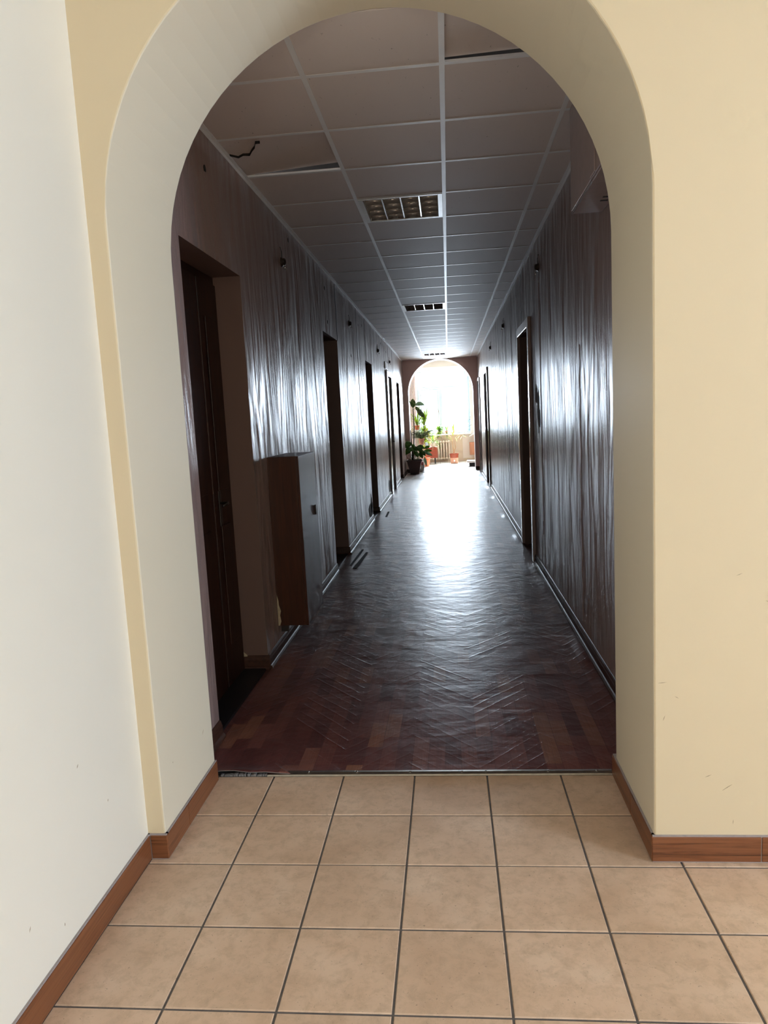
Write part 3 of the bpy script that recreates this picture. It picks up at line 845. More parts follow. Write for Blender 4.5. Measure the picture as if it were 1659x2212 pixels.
# grid: main runners, cross bars, wall angles
for x in GX[1:4]:
    MB().box(x - 0.012, x + 0.012, A1, F0, ZC - 0.0015, ZC + 0.0).box(x - .002, x + .002, A1, F0, ZC, ZC + .012).build('grid_runner', 'grid', susp)
cb = {}
for r in range(0, 28):
    y = GY0 + 0.6 * r
    if y > F0 - 0.05: break
    for c in range(4):
        x0, x1 = GX[c] + (0.012 if c else 0), GX[c + 1] - (0.012 if c < 3 else 0)
        k = round(x1 - x0, 3)
        if k not in cb:
            h_ = (x1 - x0) / 2
            cb[k] = MB().box(-h_, h_, -0.012, 0.012, -0.0010, 0).box(-h_, h_, -.002, .002, 0, .012).build('grid_bar', 'grid', susp, loc=((x0 + x1) / 2, y, ZC))
        else: like(cb[k], 'grid_bar', susp, ((x0 + x1) / 2, y, ZC))
for x, s_ in ((XL, 1), (XR, -1)):
    MB().box(x, x + s_ * 0.022, A1, F0, ZC - 0.003, ZC + .001).box(x, x + s_ * .0025, A1, F0, ZC - .022, ZC).build('wall_angle', 'grid', susp)
MB().box(XL, XR, F0 - .022, F0, ZC - 0.003, ZC + .001).build('wall_angle', 'grid', susp)

# ------------------------------------------------------------------ louvred ceiling lights
def ceiling_light(r, label):
    x0, x1 = GX[1] + 0.013, GX[2] - 0.013
    y0 = GY0 + 0.6 * r + 0.013; y1 = y0 + 0.6 - 0.026
    t = thing('ceiling_light', label, 'light fixture', ((x0 + x1) / 2, (y0 + y1) / 2, ZC), 'louvred ceiling lights of the corridor')
    mb = MB(); f = 0.018
    for d in ((x0 + .03, x1 - .03, y0, y0 + f, ZC - .004, ZC + .085), (x0 + .03, x1 - .03, y1 - f, y1, ZC - .004, ZC + .085), (x0, x0 + 0.03, y0, y1, ZC - .004, ZC + .085), (x1 - 0.03, x1, y0, y1, ZC - .004, ZC + .085), (x0, x1, y0, y1, ZC + .085, ZC + .095)): mb.box(*d)
    mb.build('frame', 'white_metal', t)
    ix0, ix1, iy0, iy1 = x0 + 0.032, x1 - .032, y0 + f + .002, y1 - f - .002
    n = 4; cw = (ix1 - ix0) / n; cd = (iy1 - iy0) / 4
    # four reflector troughs side by side, each with a lamp tube
    for i in range(n):
        a = ix0 + cw * i
        sec = [(a + cw * (0.5 - 0.5 * math.cos(PI * q / 10)), ZC + 0.004 + 0.055 * math.sin(PI * q / 10) ** 0.8) for q in range(11)]
        vs = [(x, iy0, z) for x, z in sec] + [(x, iy1, z) for x, z in sec]
        MB().add(vs, [(q, q + 1, q + 12, q + 11) for q in range(10)]).build('reflector', 'mirror', t, smooth=True)
        MB().tube([(a + cw / 2, iy0 + .01, ZC + .048), (a + cw / 2, iy1 - .01, ZC + .048)], 0.0085, 10).build('lamp_tube', 'tube', t, smooth=True)
    # dividing strips and curved cross blades
    for i in range(1, n):
        a = ix0 + cw * i
        MB().prism([(a - .0045, ZC), (a + .0045, ZC), (a + .001, ZC + .03), (a - .001, ZC + .03)], 'y', iy0, iy1).build('divider', 'mirror', t)
    for j in range(5):
        yb = iy0 + cd * j
        for i in range(n):
            a, b_ = ix0 + cw * i + .005, ix0 + cw * (i + 1) - .005
            vs = []; m_ = 8
            for q in range(m_ + 1):
                s = q / m_; x = a + (b_ - a) * s
                top = 0.046; bot = 0.002 * math.sin(PI * s)
                th = 0.005 + 0.016 * math.sin(PI * s)
                vs += [(x, yb, ZC + bot), (x, yb - th if j else yb, ZC + top), (x, yb + th if j < 4 else yb, ZC + top)]
            fs = []
            for q in range(m_):
                for e in range(3): fs.append((3 * q + e, 3 * q + (e + 1) % 3, 3 * q + 3 + (e + 1) % 3, 3 * q + 3 + e))
            MB().add(vs, fs).build('louvre_blade', 'mirror', t, smooth=True)
    return t


ceiling_light(3, 'largest louvred ceiling light, silvery cells, nearest the archway')
ceiling_light(11, 'second louvred ceiling light, halfway along the corridor ceiling')
ceiling_light(24, 'farthest louvred ceiling light, just before the far arch')


# ------------------------------------------------------------------ remains of wall lamps
def lamp_socket(x, y, z, side, label, group='broken lamp sockets on the corridor walls'):
    t = thing('lamp_socket', label, 'socket', (x, y, z), group)
    mb = MB(); prof = [(0.036, 0), (0.034, 0.008), (0.026, 0.014), (0.026, 0.026), (0.020, 0.030), (0.0195, 0.016)]
    vs = []; n = 14
    for r_, h_ in prof:
        for j in range(n):
            a = 2 * PI * j / n; vs.append((x + side * h_, y + r_ * math.cos(a), z + r_ * math.sin(a)))
    fs = [(i * n + j, i * n + (j + 1) % n, (i + 1) * n + (j + 1) % n, (i + 1) * n + j) for i in range(len(prof) - 1) for j in range(n)] + [tuple(range(n)), tuple(range((len(prof) - 1) * n, len(prof) * n))]
    mb.add(vs, fs).build('base', 'bakelite', t, smooth=True)
    for s in (-1, 1):
        MB().tube([(x + side * .02, y + s * .018, z - .028), (x + side * .03, y + s * .022, z - .045), (x + side * .022, y + s * .026, z - .055)], 0.004, 6).build('wire_end', 'chrome', t)
    MB().tube([(x + side * .006, y, z + .02), (x + side * .008, y - .01, z + .07), (x + side * .003, y - .03, z + .10)], 0.003, 6).build('wire', 'bakelite', t)


lamp_socket(XL, 5.37, 2.68, 1, 'lamp socket on the left wall above the wooden cabinet, nearest one')
lamp_socket(XL, 9.01, 2.685, 1, 'lamp socket on the left wall just past the second doorway')
lamp_socket(XL, 12.61, 2.67, 1, 'lamp socket on the left wall just past the third doorway')
lamp_socket(XL, 15.08, 2.655, 1, 'lamp socket on the left wall above the off white door')
lamp_socket(XR, 6.48, 2.725, -1, 'lamp socket on the right wall before its first doorway')
lamp_socket(XR, 10.38, 2.70, -1, 'lamp socket on the right wall past its first doorway')
lamp_socket(XR, 13.46, 2.68, -1, 'lamp socket on the right wall near the far doorway')

# boxed casing under the ceiling on the right
t = thing('pipe_casing', 'grey mauve boxed casing high on the right wall under the ceiling', 'casing', (0.745, 3.3, 2.49))
MB().box(0.668, XR - .001, 2.86, 3.90, 2.49, ZC - .006).build('body', 'casing', t, 0.002)
MB().box(0.662, 0.668, 2.93, 3.885, 2.50, ZC - .012).build('front_panel', 'casing', t, 0.002)
MB().box(0.6655, 0.6685, 3.886, 3.893, 2.49, ZC - .01).build('joint', 'crack', t)
MB().box(0.6655, 0.6685, 3.38, 3.885, 2.488, 2.4945).build('edge_strip', 'chrome', t)
MB().box(0.654, 0.662, 3.27, 3.36, 2.50, 2.60).build('clip', 'casing', t, 0.002)
for y in (3.62, 3.68): MB().box(0.765, 0.80, y, y + .018, 2.4885, 2.4905).build('vent_slot', 'crack', t)

# ------------------------------------------------------------------ wooden wall cabinet
CX = -0.962; C0, C1, CZ0, CZ1 = 4.53, 5.10, 0.19, 1.30
t = thing('wall_cabinet', 'brown wooden cabinet hung low on the left wall past the first door', 'cabinet', (-1.06, 4.8, CZ0))
mb = MB(); th = 0.016
mb.box(XL + .001, CX - .018, C0, C0 + th, CZ0, CZ1); mb.build('side_panel', 'cabinet_wood', t, 0.0015)
MB().box(XL + .001, CX - .018, C1 - th, C1, CZ0, CZ1).build('side_panel', 'cabinet_wood', t, 0.0015)
MB().box(XL + .001, CX - .018, C0 + th, C1 - th, CZ1 - th, CZ1).build('top_panel', 'cabinet_wood', t)
MB().box(XL + .001, CX - .018, C0 + th, C1 - th, CZ0, CZ0 + th).build('bottom_panel', 'cabinet_wood', t)
MB().box(XL + .001, XL + .008, C0 + th, C1 - th, CZ0 + th, CZ1 - th).build('back_panel', 'cabinet_wood', t)
dl = MB().box(CX - .017, CX, C0, 4.818, CZ0, CZ1 - .001).build('door', 'cabinet_wood', t, 0.0015)
dr = MB().box(CX - .017, CX - .004, 4.822, C1, CZ0, CZ1 - .001).build('door', 'cabinet_wood', t, 0.0015)
MB().box(CX - .004, CX + .006, 5.0, 5.012, 0.86, 0.93).build('handle', 'dark_metal', dr, 0.003)
mb = MB(); mb.prism([(XL + .002, 0.19), (XL + .012, 0.192), (XL + .022, 0.22), (XL + .016, 0.26), (XL + .024, 0.29), (XL + .012, 0.33), (XL + .012, .36), (XL + .002, .40)], 'y', C0 - .001, C0 + .002)
mb.build('chipped_edge', 'pale_plaster', t)
MB().box(XL + .001, XL + .05, 4.6, 4.62, 0.13, 0.19).build('bracket', 'dark_metal', t)

# ------------------------------------------------------------------ far arch wall and far room
wfar = struct(arch_wall('wall_far_arch', XL - 1.3, XR + 1.6, F0, F1, 3.3, FC, FR, FS, ['pilaster', 'white_paint', 'far_wall']), 'dusty pink wall with a round archway at the corridor end')
o = MB()
for xa, xb in ((XL, FC - FR), (FC + FR, XR)): o.box(xa, xb, F0 - .012, F0, 0.006, 0.10)
struct(o.build('baseboard_far', 'skirt_wood', None, 0.003))
WX0, WX1, WZ0, WZ1 = -0.97, 0.69, 0.90, 2.93
mb = MB()
for d in ((RX0 - .2, WX0, WY, WY + .35, 0, 3.3), (WX1, RX1 + .2, WY, WY + .35, 0, 3.3), (WX0, WX1, WY, WY + .35, 0, WZ0), (WX0, WX1, WY, WY + .35, WZ1, 3.3)): mb.box(*d)
wfw = struct(mb.build('wall_far', 'far_wall'), 'beige wall under and around the bright far window')
MB().box(-1.0, 0.44, WY - .012, WY + .001, 0.09, 0.86).build('panel', 'niche', wfw, 0.004)
struct(box('wall_room_left', 'far_wall', (RX0 - .2, RX0, F1, WY, 0, 3.3)))
struct(box('wall_room_right', 'far_wall', (RX1, RX1 + .2, F1, WY, 0, 3.3)))
struct(box('ceiling', 'plaster', (RX0 - .2, RX1 + .2, F0, WY + .35, 3.3, 3.4)))
bfw = struct(box('baseboard_far_room', 'niche', (RX0, RX1, WY - .02, WY, 0.0, 0.09), None, 0.003))

# window
w = 0.075
mb = MB()
for d in ((WX0, WX0 + w, WY + .10, WY + .17, WZ0, WZ1), (WX1 - w, WX1, WY + .10, WY + .17, WZ0, WZ1), (WX0 + w, WX1 - w, WY + .10, WY + .17, WZ0, WZ0 + w), (WX0 + w, WX1 - w, WY + .10, WY + .17, WZ1 - w, WZ1)): mb.box(*d)
win = struct(mb.build('window_1', 'frame_white'), 'tall white framed window glowing with daylight')
MB().box(WX0 + w, WX1 - w, WY + .10, WY + .17, 2.38, 2.455).build('transom', 'frame_white', win, 0.003)
MB().box(-0.265, -0.165, WY + .10, WY + .17, WZ0 + w, 2.38).build('mullion', 'frame_white', win, 0.003)
sash = MB(); s0, s1, sz0, sz1 = WX0 + w + .005, -0.27, WZ0 + w + .005, 2.375
for d in ((s0, s0 + .055, WY + .08, WY + .13, sz0, sz1), (s1 - .055, s1, WY + .08, WY + .13, sz0, sz1), (s0 + .055, s1 - .055, WY + .08, WY + .13, sz0, sz0 + .055), (s0 + .055, s1 - .055, WY + .08, WY + .13, sz1 - .055, sz1)): sash.box(*d)
so = sash.build('sash', 'frame_white', win)
MB().box(s1 - .04, s1 - .015, WY + .045, WY + .08, 1.55, 1.68).build('handle', 'chrome', so, 0.004)
for d in ((WX0 + w, WX1 - w, WY + .13, WY + .136, 2.455, WZ1 - w), (s0 + .055, s1 - .055, WY + .11, WY + .116, sz0 + .055, sz1 - .055), (-0.165, WX1 - w, WY + .13, WY + .136, WZ0 + w, 2.38)): MB().box(*d).build('pane', 'glass', win)
MB().box(WX0 - .02, WX1 + .02, WY - .20, WY + .10, WZ0 - .035, WZ0).build('window_sill', 'white_paint', win, 0.006)
rail = tag(MB().box(-1.25, 1.0, WY - .16, WY - .02, 2.985, 3.04).build('curtain_rail', 'white_paint', None, 0.004), 'pale curtain rail above the far window', 'curtain rail')


def curtain(label, x0t, x1t, x0b, x1b, z0, z1, folds, mat='tulle'):
    mb = MB(); nU, nV = folds * 8, 8; vs = []
    for j in range(nV + 1):
        s = j / nV
        for i in range(nU + 1):
            u = i / nU; x = (x0t + (x1t - x0t) * u) * (1 - s) + (x0b + (x1b - x0b) * u) * s
            vs.append((x, WY - .09 + 0.022 * math.sin(2 * PI * folds * u), z1 + (z0 - z1) * s))
    mb.add(vs, [(j * (nU + 1) + i, j * (nU + 1) + i + 1, (j + 1) * (nU + 1) + i + 1, (j + 1) * (nU + 1) + i) for j in range(nV) for i in range(nU)])
    o = mb.build('curtain', mat, None, smooth=True)
    sm = o.modifiers.new('cloth', 'SOLIDIFY'); sm.thickness = 0.0015
    return tag(o, label, 'curtain', 'curtains at the far window')


M['pink_cloth'] = leaf_mat('pale_pink_curtain', (0.78, 0.66, 0.62), (0.84, 0.74, 0.70), 0.8, 0.4)
curtain('pale blue sheer curtain gathered at the window, right hand side', 0.50, 0.70, 0.60, 0.70, 0.95, 2.985, 4)
curtain('pale pink curtain beside the left frame of the far window', -1.20, -0.99, -1.20, -1.02, 0.25, 2.985, 4, 'pink_cloth')

# radiator: cast iron columns
rad = thing('radiator', 'beige cast iron radiator standing under the far window', 'radiator', (-0.35, 23.47, 0.10))
sec = None
for i in range(10):
    x = 0.0 - 0.0865 * i
    mb = MB()
    mb.tube([(x, 23.43, 0.13), (x, 23.43, 0.64)], 0.021, 10); mb.tube([(x, 23.51, 0.13), (x, 23.51, 0.64)], 0.021, 10)
    mb.tube([(x, 23.40, 0.64), (x, 23.47, 0.665), (x, 23.54, 0.64)], [.024, .03, .024], 10); mb.tube([(x, 23.40, 0.13), (x, 23.47, 0.105), (x, 23.54, 0.13)], [.024, .03, .024], 10)
    mb.tube([(x - .043, 23.47, .645), (x + .043, 23.47, .645)], 0.022, 10); mb.tube([(x - .043, 23.47, .125), (x + .043, 23.47, .125)], 0.022, 10)
    mb.build('section', 'radiator', rad, smooth=True)
for x in (-0.03, -0.75): MB().box(x - .015, x + .015, 23.44, 23.50, 0.003, 0.10).build('foot', 'radiator', rad)

# ------------------------------------------------------------------ plants
def pot_mesh(prof, c, n=24): return MB().lathe(prof, c, n)


def leaf(name, mat, parent, base, tip, width, droop=0.0, side=None, fold=0.25, n=6, shape='oval', up=Vector((0, 0, 1))):
    """one leaf: midrib from base to tip with a sag, blade to both sides."""
    base, tip = Vector(base), Vector(tip); d = tip - base; L = d.length
    s = side.normalized() if side is not None else d.cross(up)
    if s.length < 1e-4: s = Vector((1, 0, 0))
    s.normalize(); nrm = s.cross(d).normalized()
    vs = []
    for i in range(n + 1):
        t = i / n
        p = base + d * t + Vector((0, 0, 1)) * (droop * L * (4 * t * (1 - t)))
        wv = math.sin(PI * min(1, t * 0.96 + 0.04)) ** 0.75 if shape == 'oval' else (min(1, 6 * t + 0.35) * (1 - t) ** 0.55)
        hw = width / 2 * max(wv, 0.03)
        vs += [p - s * hw + nrm * hw * fold, p, p + s * hw + nrm * hw * fold]
    fs = []
    for i in range(n): fs += [(3 * i, 3 * i + 1, 3 * i + 4, 3 * i + 3), (3 * i + 1, 3 * i + 2, 3 * i + 5, 3 * i + 4)]
    o = MB().add(vs, fs).build(name, mat, parent, smooth=True)
    sm = o.modifiers.new('blade', 'SOLIDIFY'); sm.thickness = 0.0012
    return o


# --- rubber plant and dumb cane in the dark square planter before the far arch
PY = 19.1
t = thing('potted_rubber_plant', 'tall potted plant in a dark tapered planter before the far arch', 'plant', (-0.93, PY, 0.008))
mb = MB(); b_, m_, h_ = 0.11, 0.185, 0.335
def sq(r, z): return [(-0.93 + sx * r, PY + sy_ * r, z) for sx, sy_ in ((-1, -1), (1, -1), (1, 1), (-1, 1))]
lv = [sq(b_, 0.009), sq(m_, h_), sq(0.205, h_ + .005), sq(0.205, h_ + .048), sq(0.188, h_ + .048), sq(0.18, h_ + .02), sq(0.001, h_ + .02)]
vs = [p for l in lv for p in l]
mb.add(vs, [(i * 4 + j, i * 4 + (j + 1) % 4, i * 4 + 4 + (j + 1) % 4, i * 4 + 4 + j) for i in range(len(lv) - 1) for j in range(4)] + [(3, 2, 1, 0)])
pl = mb.build('planter', 'planter', t, 0.004)
MB().box(-1.105, -.755, PY - .175, PY + .175, h_ + .018, h_ + .028).build('soil', 'soil', pl)
MB().tube([(-.985, PY, .36), (-.975, PY, .6), (-.99, PY + .01, .85), (-.995, PY, 1.1), (-1.0, PY, 1.16)], [.020, .018, .015, .012, .010], 8).build('stem', 'bark', t, smooth=True)
MB().tube([(-.96, PY + .03, .36), (-.93, PY + .03, .8), (-.90, PY + .02, 1.2), (-.905, PY + .02, 1.72)], [.016, .014, .013, .009], 8).build('stem', 'bark', t, smooth=True)
MB().tube([(-.99, PY, .375), (-1.10, PY - .01, .42), (-1.15, PY - .02, .52), (-1.13, PY - .02, .62), (-1.06, PY, .70)], .007, 6).build('stem', 'bark', t, smooth=True)
FRONT = Vector((0.15, -1, 0.25))
def bl_leaf(mat, b, tp, wd, droop=0.0, nm='leaf', side=None):
    b, tp = Vector(b), Vector(tp); d = tp - b
    return leaf(nm, mat, t, b, tp, wd, droop, side or d.cross(Vector((0.1, -1, 0.35))), 0.12)
for b, tp, wd, dr in (
    ((-0.995, PY - .02, .83), (-1.15, PY - .12, .70), .17, .16), ((-0.98, PY - .02, .70), (-1.15, PY - .12, .52), .16, .14), ((-0.97, PY - .03, .69), (-1.06, PY - .16, .60), .14, .1),
    ((-0.97, PY - .02, .72), (-0.83, PY - .10, .60), .12, .10), ((-0.90, PY - .02, .70), (-0.68, PY - .10, .56), .13, .10), ((-.85, PY, .72), (-.64, PY - .06, .66), .12, .08),
    ((-.80, PY, .60), (-.62, PY - .08, .46), .11, .12), ((-.93, PY, .62), (-.82, PY - .13, .44), .12, .05), ((-.98, PY, .78), (-.90, PY - .10, .70), .09, .05), ((-.80, PY - .02, .56), (-.70, PY - .1, .40), .10, .05)):
    bl_leaf('leaf_dark', b, tp, wd, dr)
for b, tp, wd, dr, mt in (
    ((-.90, PY, 1.74), (-.905, PY - .02, 1.98), .145, .0, 'leaf_var'), ((-.86, PY, 1.80), (-.595, PY - .05, 1.79), .11, .16, 'leaf_pale'), ((-.84, PY, 1.77), (-.73, PY - .06, 1.58), .09, .06, 'leaf_var'),
    ((-.80, PY, 1.66), (-.605, PY - .06, 1.46), .13, .06, 'leaf_var'), ((-.75, PY, 1.70), (-.66, PY - .04, 1.58), .06, .02, 'leaf_pale'), ((-.93, PY, 1.80), (-1.0, PY - .02, 1.93), .05, .0, 'leaf_pale')):
    bl_leaf(mt, b, tp, wd, dr)
MB().tube([(-.905, PY + .02, 1.72), (-.90, PY, 1.76), (-.86, PY, 1.80)], .006, 6).build('stem', 'leaf_mid', t)
MB().tube([(-.905, PY + .02, 1.70), (-.85, PY, 1.72), (-.80, PY, 1.66)], .006, 6).build('stem', 'leaf_mid', t)
for b, tp, wd, dr in (((-.66, PY + .02, .60), (-.45, PY - .03, .58), .08, .08), ((-.66, PY + .02, .55), (-.45, PY - .03, .46), .09, .08), ((-.66, PY, .66), (-.50, PY, .71), .08, .05), ((-.66, PY, .44), (-.62, PY - .03, .20), .07, .02), ((-.68, PY, .60), (-.56, PY - .02, .50), .07, .06)):
    bl_leaf('leaf_pale' if wd != .08 else 'leaf_mid', b, tp, wd, dr)
MB().tube([(-.87, PY + .03, .37), (-.76, PY + .02, .56), (-.66, PY + .01, .58)], .006, 6).build('stem', 'leaf_mid', t)
MB().tube([(-.87, PY + .03, .37), (-.74, PY + .02, .46), (-.66, PY, .44)], .006, 6).build('stem', 'leaf_mid', t)
random.seed(11)
mb = MB()
for i in range(26):
    a = random.uniform(-.9, .9); x = -.93 + random.uniform(-.12, .12)
    mb.tube([(x, PY, .36), (x + .05 * a, PY - .04, .46 + .08 * random.random()), (x + .12 * a, PY - .08, .5 + .12 * random.random())], [.005, .004, .001], 5)
o = mb.build('grass_tuft', 'leaf_grey', t); o['kind'] = 'stuff'

# pale green floor pot standing behind the planter
t = thing('glazed_floor_pot', 'pale green glazed pot standing behind the dark planter', 'pot', (-0.93, 19.42 + .35, 0.008))
MB().lathe([(.20, 0.009), (.235, .12), (.26, .30), (.265, .34), (.25, .34), (.24, .30), (.02, .29)], (-0.93, 19.80, 0), 24).build('body', 'pale_green_pot', t, smooth=True)
# pink ornament
t = thing('pink_ornament', 'small pink ornament with white top on thin dark legs', 'ornament', (-0.715, 19.35, 0.009))
ox, oy = -0.735, 19.38
MB().lathe([(.004, .20), (.032, .215), (.042, .25), (.034, .29), (.012, .315)], (ox, oy, 0), 14).build('body', 'pink', t, smooth=True)
MB().lathe([(.010, .31), (.024, .325), (.026, .345), (.012, .365), (.002, .37)], (ox - .012, oy, 0), 12).build('head', 'porcelain', t, smooth=True)
for s in (0.012, 0.034): MB().tube([(ox + s, oy, .01), (ox + s, oy, .215)], .007, 6).build('leg', 'black_wood', t)
MB().box(ox - .03, ox + .065, oy - .03, oy + .03, .009, .016).build('base', 'porcelain', t, 0.002)

# --- white plant stand with fern and red pots
sx0, sy0 = -0.98, 20.75
st = thing('plant_stand', 'white metal plant stand with round trays beside the far arch', 'plant stand', (sx0, sy0, 0.002))
MB().tube([(sx0, sy0, .01), (sx0, sy0, 1.28)], .011, 8).build('pole', 'white_metal', st)
for a in (0, 2.1, 4.2): MB().tube([(sx0, sy0, .12), (sx0 + .12 * math.cos(a), sy0 + .12 * math.sin(a), .05), (sx0 + .2 * math.cos(a), sy0 + .2 * math.sin(a), .008)], .008, 6).build('leg', 'white_metal', st)
trays = ((-.78, 20.68, .70), (-1.16, 20.75, 1.27), (-.90, 20.95, 1.12))
for x, y, z in trays:
    MB().lathe([(.02, 0), (.085, 0), (.09, .012), (.085, .004), (.001, .004)], (x, y, z - .004), 18).build('tray', 'white_metal', st)
    MB().tube([(sx0, sy0, z - .10), ((x + sx0) / 2, (y + sy0) / 2, z - .03), (x, y, z - .004)], .006, 6).build('arm', 'white_metal', st)
def small_pot(x, y, z, r, h, mat, label, group=None, name='potted_plant'):
    t_ = thing(name, label, 'plant', (x, y, z), group)
    p = MB().lathe([(r * .7, 0), (r * .95, h * .82), (r * 1.06, h * .83), (r * 1.06, h), (r * .94, h), (r * .9, h * .86), (.002, h * .86)], (x, y, z), 20).build('pot', mat, t_, smooth=False)
    MB().lathe([(r * .9, 0), (r * .5, .006), (.002, .008)], (x, y, z + h * .86), 16).build('soil', 'soil', p)
    return t_
fern = small_pot(-.78, 20.68, .70, .085, .18, 'terra', 'feathery grey green fern in a terracotta pot on the white stand')
random.seed(5)
mb = MB()
for i in range(75):
    a = random.uniform(0, 2 * PI); l = random.uniform(.14, .36); hgt = random.uniform(.12, .34)
    p0 = Vector((-.78, 20.68, .86)); p2 = p0 + Vector((math.cos(a) * l * 1.05, math.sin(a) * l * .6, hgt - .10)); p1 = p0.lerp(p2, .55) + Vector((0, 0, .10))
    mb.tube([p0, p1, p2], [.004, .003, .001], 4)
    for k in range(9):
        s = .35 + .07 * k; q = (p0 * (1 - s) ** 2 + p1 * 2 * s * (1 - s) + p2 * s * s)
        e = q + Vector((random.uniform(-.045, .045), random.uniform(-.03, .03), random.uniform(-.035, .03)))
        w_ = Vector((random.uniform(-.01, .01), 0, .010))
        mb.add([q, q.lerp(e, .5) + w_, e, q.lerp(e, .5) - w_], [(0, 1, 2, 3)])
o = mb.build('fronds', 'leaf_grey', fern); o['kind'] = 'stuff'
rp = small_pot(-1.16, 20.75, 1.27, .075, .14, 'orange_pot', 'trailing yellow green plant in an orange red pot, uppermost on the stand')
for i in range(9):
    a = i * .75; b0 = Vector((-1.16, 20.75, 1.40)); leaf('leaf', 'leaf_lime', rp, b0, b0 + Vector((.15 * math.cos(a), -.06 + .05 * math.sin(a), random.uniform(-.38, .26))), .045, .18, None, .2)
rp2 = small_pot(-.90, 20.95, 1.12, .075, .13, 'orange_pot', 'arching lime green plant in an orange red pot at the back of the stand')
for i in range(18):
    a = i * 2.4 + .3; b0 = Vector((-.90, 20.95, 1.24)); leaf('leaf', 'leaf_lime', rp2, b0, b0 + Vector((.26 * math.cos(a), -.05 + .05 * math.sin(a), random.uniform(-.30, .56))), .06, .10, None, .2)

# --- tall strap leaved plant on the floor behind
dr_ = thing('dracaena', 'tall dracaena with lime and yellow strap leaves left of the far window', 'plant', (-.72, 21.75, .003))
px, py = -.72, 21.75
MB().lathe([(.10, 0), (.135, .22), (.145, .22), (.145, .26), (.13, .26), (.125, .235), (.002, .235)], (px, py, .003), 20).build('pot', 'orange_pot', dr_)
MB().tube([(px, py, .22), (px - .01, py, .6), (px + .01, py, 1.0), (px, py, 1.35)], [.02, .018, .015, .012], 8).build('trunk', 'pale_bark', dr_, smooth=True)
random.seed(21)
for i in range(70):
    z0 = .70 + .64 * (i / 70); a = i * 2.4; L_ = random.uniform(.28, .48)
    b0 = Vector((px + .01 * math.cos(a), py + .01 * math.sin(a), z0)); elev = random.uniform(-.75, .45) if z0 < 1.2 else random.uniform(.4, 1.35)
    e = b0 + Vector((math.cos(a) * math.cos(elev) * L_ * .62, math.sin(a) * math.cos(elev) * L_ * .55, math.sin(elev) * L_))
    leaf('leaf', ('leaf_lime', 'leaf_mid', 'leaf_lime', 'leaf_yellow')[i % 4], dr_, b0, e, .06, .14 if elev < .6 else .03, None, .25, 7, 'strap')
leaf('leaf', 'leaf_yellow', dr_, (px + .02, py - .02, 1.18), (-.50, py - .25, .68), .055, .10, None, .2, 8, 'strap')
for e in ((-.60, 1.79), (-.56, 1.70), (-.68, 1.68)): leaf('leaf', 'leaf_lime', dr_, (px, py, 1.32), (e[0], py - .05, e[1]), .05, .0, Vector((1, .2, 0)), .15, 7, 'strap')

# --- red box table with black legs, things on top
tb = thing('side_table', 'small red brown box table on black legs before the radiator', 'table', (-.56, 22.85, .003))
MB().box(-.75, -.373, 22.66, 23.0, .19, .515).build('body', 'red_wood', tb, 0.006)
MB().box(-.757, -.366, 22.655, 23.01, .515, .535).build('top', 'red_wood', tb, 0.004)
for x in (-.645, -.455):
    for y in (22.70, 22.96): MB().tube([(x, y, .004), (x, y, .19)], [.017, .022], 8).build('leg', 'black_wood', tb)
cup = thing('blue_cup', 'pale blue glazed cup on the red brown table', 'cup', (-.695, 22.72, .535))
MB().lathe([(.040, 0), (.050, .12), (.054, .15), (.050, .15), (.045, .12), (.002, .012)], (-.695, 22.72, .535), 18).build('body', 'blue_glass', cup, smooth=True)
sp_ = small_pot(-.50, 22.80, .535, .075, .13, 'porcelain', 'spider plant with long drooping pale leaves in a white pot', None, 'spider_plant')
random.seed(9)
for i in range(38):
    a = i * 2.399; L_ = random.uniform(.26, .50); b0 = Vector((-.50, 22.80, .66))
    e = b0 + Vector((math.cos(a) * L_ * .75, math.sin(a) * L_ * .4 - .05, random.uniform(-.22, .30)))
    leaf('leaf', ('leaf_mid', 'leaf_cream', 'leaf_lime')[i % 3], sp_, b0, e, .026, .35, None, .3, 7, 'strap')
for e, w_ in (((-.285, 22.60, .245), .032), ((-.36, 22.58, .40), .028), ((-.52, 22.58, .40), .026), ((-.42, 22.60, .50), .026)):
    leaf('leaf', 'leaf_cream', sp_, (-.46, 22.76, .70), e, w_, .28, None, .3, 8, 'strap')

# --- bushy plants along the window sill
sill_specs = [(-.78, 'leaf_mid', 'bushy green plant on the far window sill, left end'), (-.30, 'leaf_mid', 'bushy green plant on the far window sill above the radiator'), (-.06, 'leaf_lime', 'climbing plant with thin stems on the far window sill')]
random.seed(33)
for n_, (x, mt, lab) in enumerate(sill_specs):
    p = small_pot(x, 23.56, WZ0, .06, .10, 'terra', lab, None, 'sill_plant')
    for i in range(46 if n_ < 2 else 8):
        a = random.uniform(0, 2 * PI); b0 = Vector((x, 23.56, WZ0 + .09)); e = b0 + Vector((math.cos(a) * random.uniform(.08, .30), -abs(math.sin(a)) * .16 - .02, random.uniform(-.28, .20)))
        leaf('leaf', ('leaf_mid', 'leaf_lime', 'leaf_mid')[i % 3], p, b0, e, random.uniform(.03, .055), .18, None, .2, 5)
vine = p
for (pts) in ([(-.06, .98), (-.10, 1.15), (-.07, 1.28), (-.09, 1.40)], [(-.06, .98), (-.20, 1.10), (-.26, 1.2)], [(-.06, .98), (.04, 1.1), (.06, 1.22), (.03, 1.36)]):
    P = [(x, 23.52, z) for x, z in pts]; MB().tube(P, .004, 5).build('stem', 'leaf_grey', vine)
    for (x, z) in pts[1:]:
        for s in (-1, 1): leaf('leaf', 'leaf_grey', vine, (x, 23.52, z), (x + s * .06, 23.48, z + .03), .035, .1, None, .2, 4)

